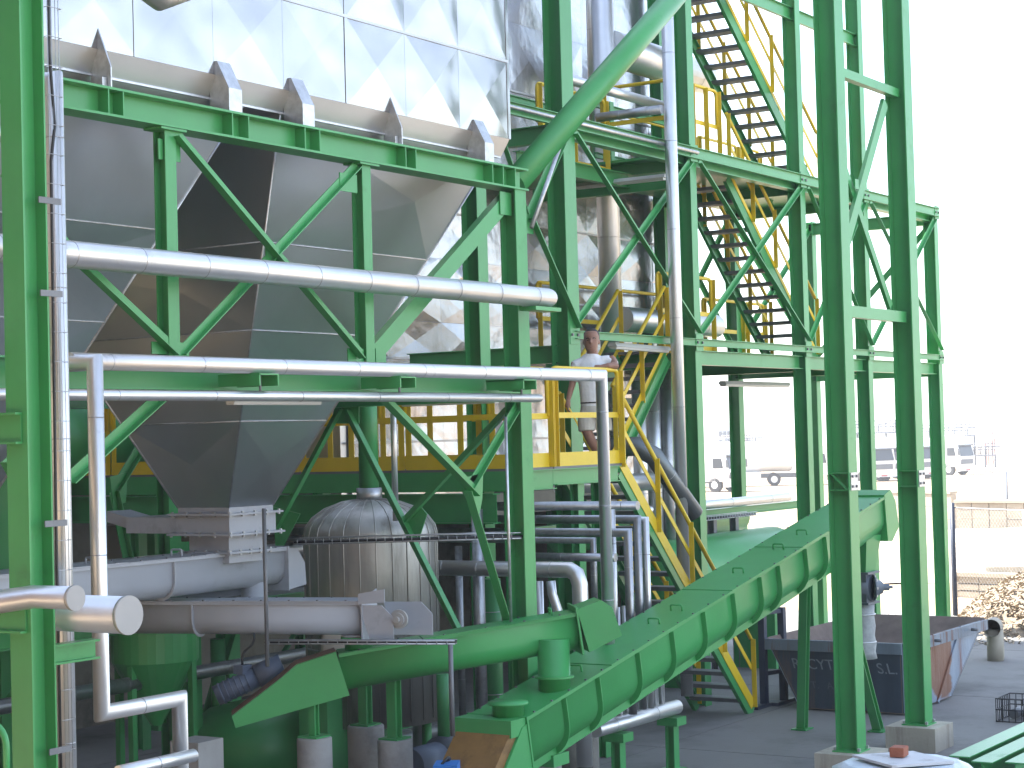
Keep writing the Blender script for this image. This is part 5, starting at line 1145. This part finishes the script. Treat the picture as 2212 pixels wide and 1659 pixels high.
# unseen building added behind the viewer: it shades the faces turned this way
nbm = mat('brown_sheeting', (.30, .19, .13), .6, var=.25, vscale=.4, streak=True)
nb = thing('shade_building', 'unseen brown sheeted building added behind the viewpoint for its shade', 'building', (-9, 4, 0))
MB().box2((-16, -9, 0), (-4, 34, 15)).build('wall', nbm, nb)
for k in range(22): MB().box((-3.97, -8 + k * 1.9, 7.5), (.05, .12, 14.9)).build('cladding_rib', nbm, nb)
# ------------------------------------------------------------------ the man leaning on the landing rail
S_ = .00600
mb_ = PY(1285, 1004, YL + .30); MB_ = V((mb_.x, mb_.y, ZP))
xr = _R0.copy(); yt = -_F0
def J(px_, py_, dep=0.0): return MB_ + xr * ((px_ - 1285) * S_) + V((0, 0, (1004 - py_) * S_)) + yt * dep
SKIN = mat('skin', (.30, .155, .105), .5, var=.08, vscale=12); HAIR = mat('dark_hair', (.018, .013, .012), .6, var=.2, vscale=60)
SHIRT = mat('white_cotton', (.80, .81, .83), .85, var=.05, bump=.012, bscale=14); SHORT = mat('cream_cotton', (.58, .55, .49), .85, var=.06, bump=.012, bscale=12)
def limb(mb, pts, rs, n=14, flat=1.0): return mb.tube(pts, rs, n)
def ell(mb, c, rx, ry, rz, n=16, m_=10):
    prof = []; vs = []; fs = []
    for i in range(m_ + 1):
        th = math.pi * i / m_; 
        for k in range(n):
            ph = 2 * math.pi * k / n; vs.append(V(c) + xr * (rx * math.sin(th) * math.cos(ph)) + yt * (ry * math.sin(th) * math.sin(ph)) + V((0, 0, rz * math.cos(th))))
    for i in range(m_):
        for k in range(n): fs.append((i * n + k, i * n + (k + 1) % n, (i + 1) * n + (k + 1) % n, (i + 1) * n + k))
    return mb.add(vs, fs, True)
def loft(mb, rings, n=20):
    vs = []; fs = []
    for c, rx, ry in rings:
        for k in range(n):
            ph = 2 * math.pi * k / n; vs.append(V(c) + xr * (rx * math.cos(ph)) + yt * (ry * math.sin(ph)))
    m_ = len(rings)
    for i in range(m_ - 1):
        for k in range(n): fs.append((i * n + k, i * n + (k + 1) % n, (i + 1) * n + (k + 1) % n, (i + 1) * n + k))
    fs += [tuple(range(n))[::-1], tuple((m_ - 1) * n + k for k in range(n))]
    return mb.add(vs, fs, True)
def fuse(mb, name, m_, parent, vox, smooth=4):
    o = mb.build(name + '_src', m_, parent)
    md = o.modifiers.new('r', 'REMESH'); md.mode = 'VOXEL'; md.voxel_size = vox; md.use_smooth_shade = True
    s2 = o.modifiers.new('s', 'SMOOTH'); s2.iterations = smooth; s2.factor = .5
    dg = bpy.context.evaluated_depsgraph_get(); me = bpy.data.meshes.new_from_object(o.evaluated_get(dg)); me.name = name
    me.materials.clear(); me.materials.append(m_); me.polygons.foreach_set('use_smooth', [True] * len(me.polygons))
    p_ = o.parent; old = o.data; bpy.data.objects.remove(o); bpy.data.meshes.remove(old)
    q = bpy.data.objects.new(name, me); C.objects.link(q); q.parent = p_; WL[q.name] = WL[p_.name] if p_ else V((0, 0, 0)); return q
bdy = MB()
# head: skull, jaw, nose, ears, neck
loft(bdy, [(J(1283.5, 763, .04), .035, .05), (J(1283.5, 757, .045), .068, .088), (J(1284, 748, .035), .088, .108), (J(1284.5, 737, .02), .097, .120), (J(1285, 727, .012), .100, .124), (J(1285.5, 718, .005), .092, .114), (J(1285.5, 712.5, 0), .055, .075), (J(1285.5, 711, 0), .02, .03)])
limb(bdy, [J(1283, 733, .135), J(1282.3, 741, .160), J(1282.3, 743.5, .15)], [.010, .019, .012], 8)
for s_ in (-1, 1): ell(bdy, J(1285 + s_ * 17, 739, -.01), .014, .03, .04, 10, 6)
limb(bdy, [J(1285.5, 748, -.01), J(1286.5, 764, -.015), J(1287.5, 778, -.02)], [.074, .074, .09])
# arms
limb(bdy, [J(1325, 775, 0), J(1331, 783, .03), J(1333, 793, .14), J(1317, 794, .235), J(1304, 795.5, .25)], [.055, .055, .05, .04, .03])
limb(bdy, [J(1249, 783, 0), J(1244, 805, 0), J(1241, 830, .01), J(1234, 852, .05), J(1231, 864, .07)], [.056, .052, .044, .036, .029])
# hands: palm, four fingers, thumb
def hand(c, along, across, nrm, curl):
    along, across, nrm = V(along).normalized(), V(across).normalized(), V(nrm).normalized()
    limb(bdy, [c - along * .02, c + along * .03, c + along * .075], [.027, .036, .034], 10)
    for k, L_ in enumerate((.075, .088, .08, .062)):
        b0 = c + along * .075 + across * ((k - 1.5) * .019); p1 = b0 + (along + nrm * curl * .5).normalized() * L_ * .5; p2 = p1 + (along * (1 - curl) + nrm * (curl + .3)).normalized() * L_ * .5
        limb(bdy, [b0 - along * .02, b0, p1, p2], [.010, .0105, .010, .0085], 8)
    b0 = c + along * .015 - across * .032; limb(bdy, [b0, b0 - across * .022 + along * .03 + nrm * .012, b0 - across * .018 + along * .062 + nrm * .03], [.012, .012, .0095], 8)
hand(J(1301, 796, .25), -xr + V((0, 0, -.05)), yt, V((0, 0, -1)), .6)
hand(J(1230.5, 868, .08), V((0, 0, -1)) + xr * -.1, yt, xr, .45)
# legs
limb(bdy, [J(1272, 892, 0), J(1270, 912, .03), J(1270, 934, .05), J(1279, 955, .02), J(1289, 976, -.03), J(1295, 995, -.05)], [.09, .085, .066, .066, .050, .042])
limb(bdy, [J(1300, 892, -.02), J(1306, 915, .01), J(1308, 938, .03), J(1310, 965, .0), J(1311, 994, -.02)], [.09, .082, .064, .062, .044])
for (x, d) in ((1296, -.05), (1311, -.02)): limb(bdy, [J(x, 998, d - .06), J(x, 999, d + .04), J(x - 1, 1000, d + .16)], [.038, .042, .03], 10)
man = fuse(bdy, 'person', SKIN, None, .0085, 3)
tag(man, 'man in white T-shirt and pale shorts leaning an elbow on the yellow rail', 'person')
sh = MB()
loft(sh, [(J(1286, 893, .0), .172, .125), (J(1286, 878, .01), .170, .130), (J(1285.5, 850, .02), .178, .138), (J(1285, 822, .02), .190, .140), (J(1285, 800, .015), .200, .136), (J(1285, 788, .005), .205, .122), (J(1284.5, 779, -.005), .185, .105), (J(1283.5, 771, -.01), .13, .09), (J(1283, 765, -.01), .085, .078)])
limb(sh, [J(1304, 784, 0), J(1319, 782, 0), J(1328, 787, .03), J(1333, 791, .07)], [.085, .078, .070, .070])
limb(sh, [J(1264, 786, 0), J(1252, 790, 0), J(1246, 806, 0), J(1243, 824, .005)], [.085, .080, .074, .070])
fuse(sh, 'shirt', SHIRT, man, .010, 3)
so_ = MB()
loft(so_, [(J(1286, 870, .01), .158, .122), (J(1286, 880, .01), .172, .130), (J(1286, 893, .005), .182, .135), (J(1286, 903, .0), .178, .125)])
limb(so_, [J(1271, 896, .0), J(1269, 913, .03), J(1269, 933, .045)], [.115, .115, .108]); limb(so_, [J(1301, 896, -.01), J(1306, 915, .01), J(1308, 935, .02)], [.115, .112, .105])
fuse(so_, 'shorts', SHORT, man, .010, 2)
be = MB(); loft(be, [(J(1286, 868, .012), .171, .132), (J(1286, 873, .012), .175, .135)]); be.build('belt', BLACK, man)
ha = MB()
loft(ha, [(J(1286, 741, -.035), .102, .085), (J(1286, 733, -.025), .104, .108), (J(1285.8, 725, -.012), .106, .122), (J(1285.7, 719, -.004), .100, .118), (J(1285.7, 713, .0), .07, .092), (J(1285.7, 709.5, 0), .03, .04)])
fuse(ha, 'hair', HAIR, man, .008, 2)
EYD = mat('eye_dark', (.02, .015, .012), .3); LIP = mat('lip_tone', (.20, .07, .055), .5)
for s_ in (-1, 1):
    e_ = MB(); ell(e_, J(1283.3 + s_ * 6.6, 736.5, .132 - abs(s_) * .012), .016, .010, .008, 10, 6); e_.build('eye', EYD, man)
    e_ = MB(); e_.tube([J(1283.3 + s_ * 3.5, 732.3, .138), J(1283.3 + s_ * 7, 731.3, .132), J(1283.3 + s_ * 10.5, 732.8, .112)], .006, 6); e_.build('eyebrow', HAIR, man)
e_ = MB(); e_.tube([J(1278, 750.5, .122), J(1283, 751.2, .138), J(1288, 750.3, .122)], [.004, .008, .004], 8); e_.build('mouth', LIP, man)
for x, d in ((1296, -.05), (1311, -.02)):
    e_ = MB(); e_.tube([J(x, 997, d - .085), J(x, 998, d + .02), J(x - 1, 1000, d + .15), J(x - 1, 1001, d + .19)], [.045, .05, .045, .025], 12); e_.build('shoe', DARKM, man)
# ------------------------------------------------------------------ lens glare added as a thin haze over the whole place
hzb = MB().box2((-410, -410, -1), (910, 910, 27)).build('glare_veil', WHITEP); hzb['kind'] = 'stuff'
hzm = bpy.data.materials.new('glare_veil_air'); hzm.use_nodes = True; _hn = hzm.node_tree; _hn.nodes.clear()
_ho = _hn.nodes.new('ShaderNodeOutputMaterial'); _hv = _hn.nodes.new('ShaderNodeVolumePrincipled'); _hv.inputs['Color'].default_value = (.93, .95, 1, 1); _hv.inputs['Density'].default_value = .0009
_hn.links.new(_hv.outputs[0], _ho.inputs['Volume']); hzb.data.materials.clear(); hzb.data.materials.append(hzm)
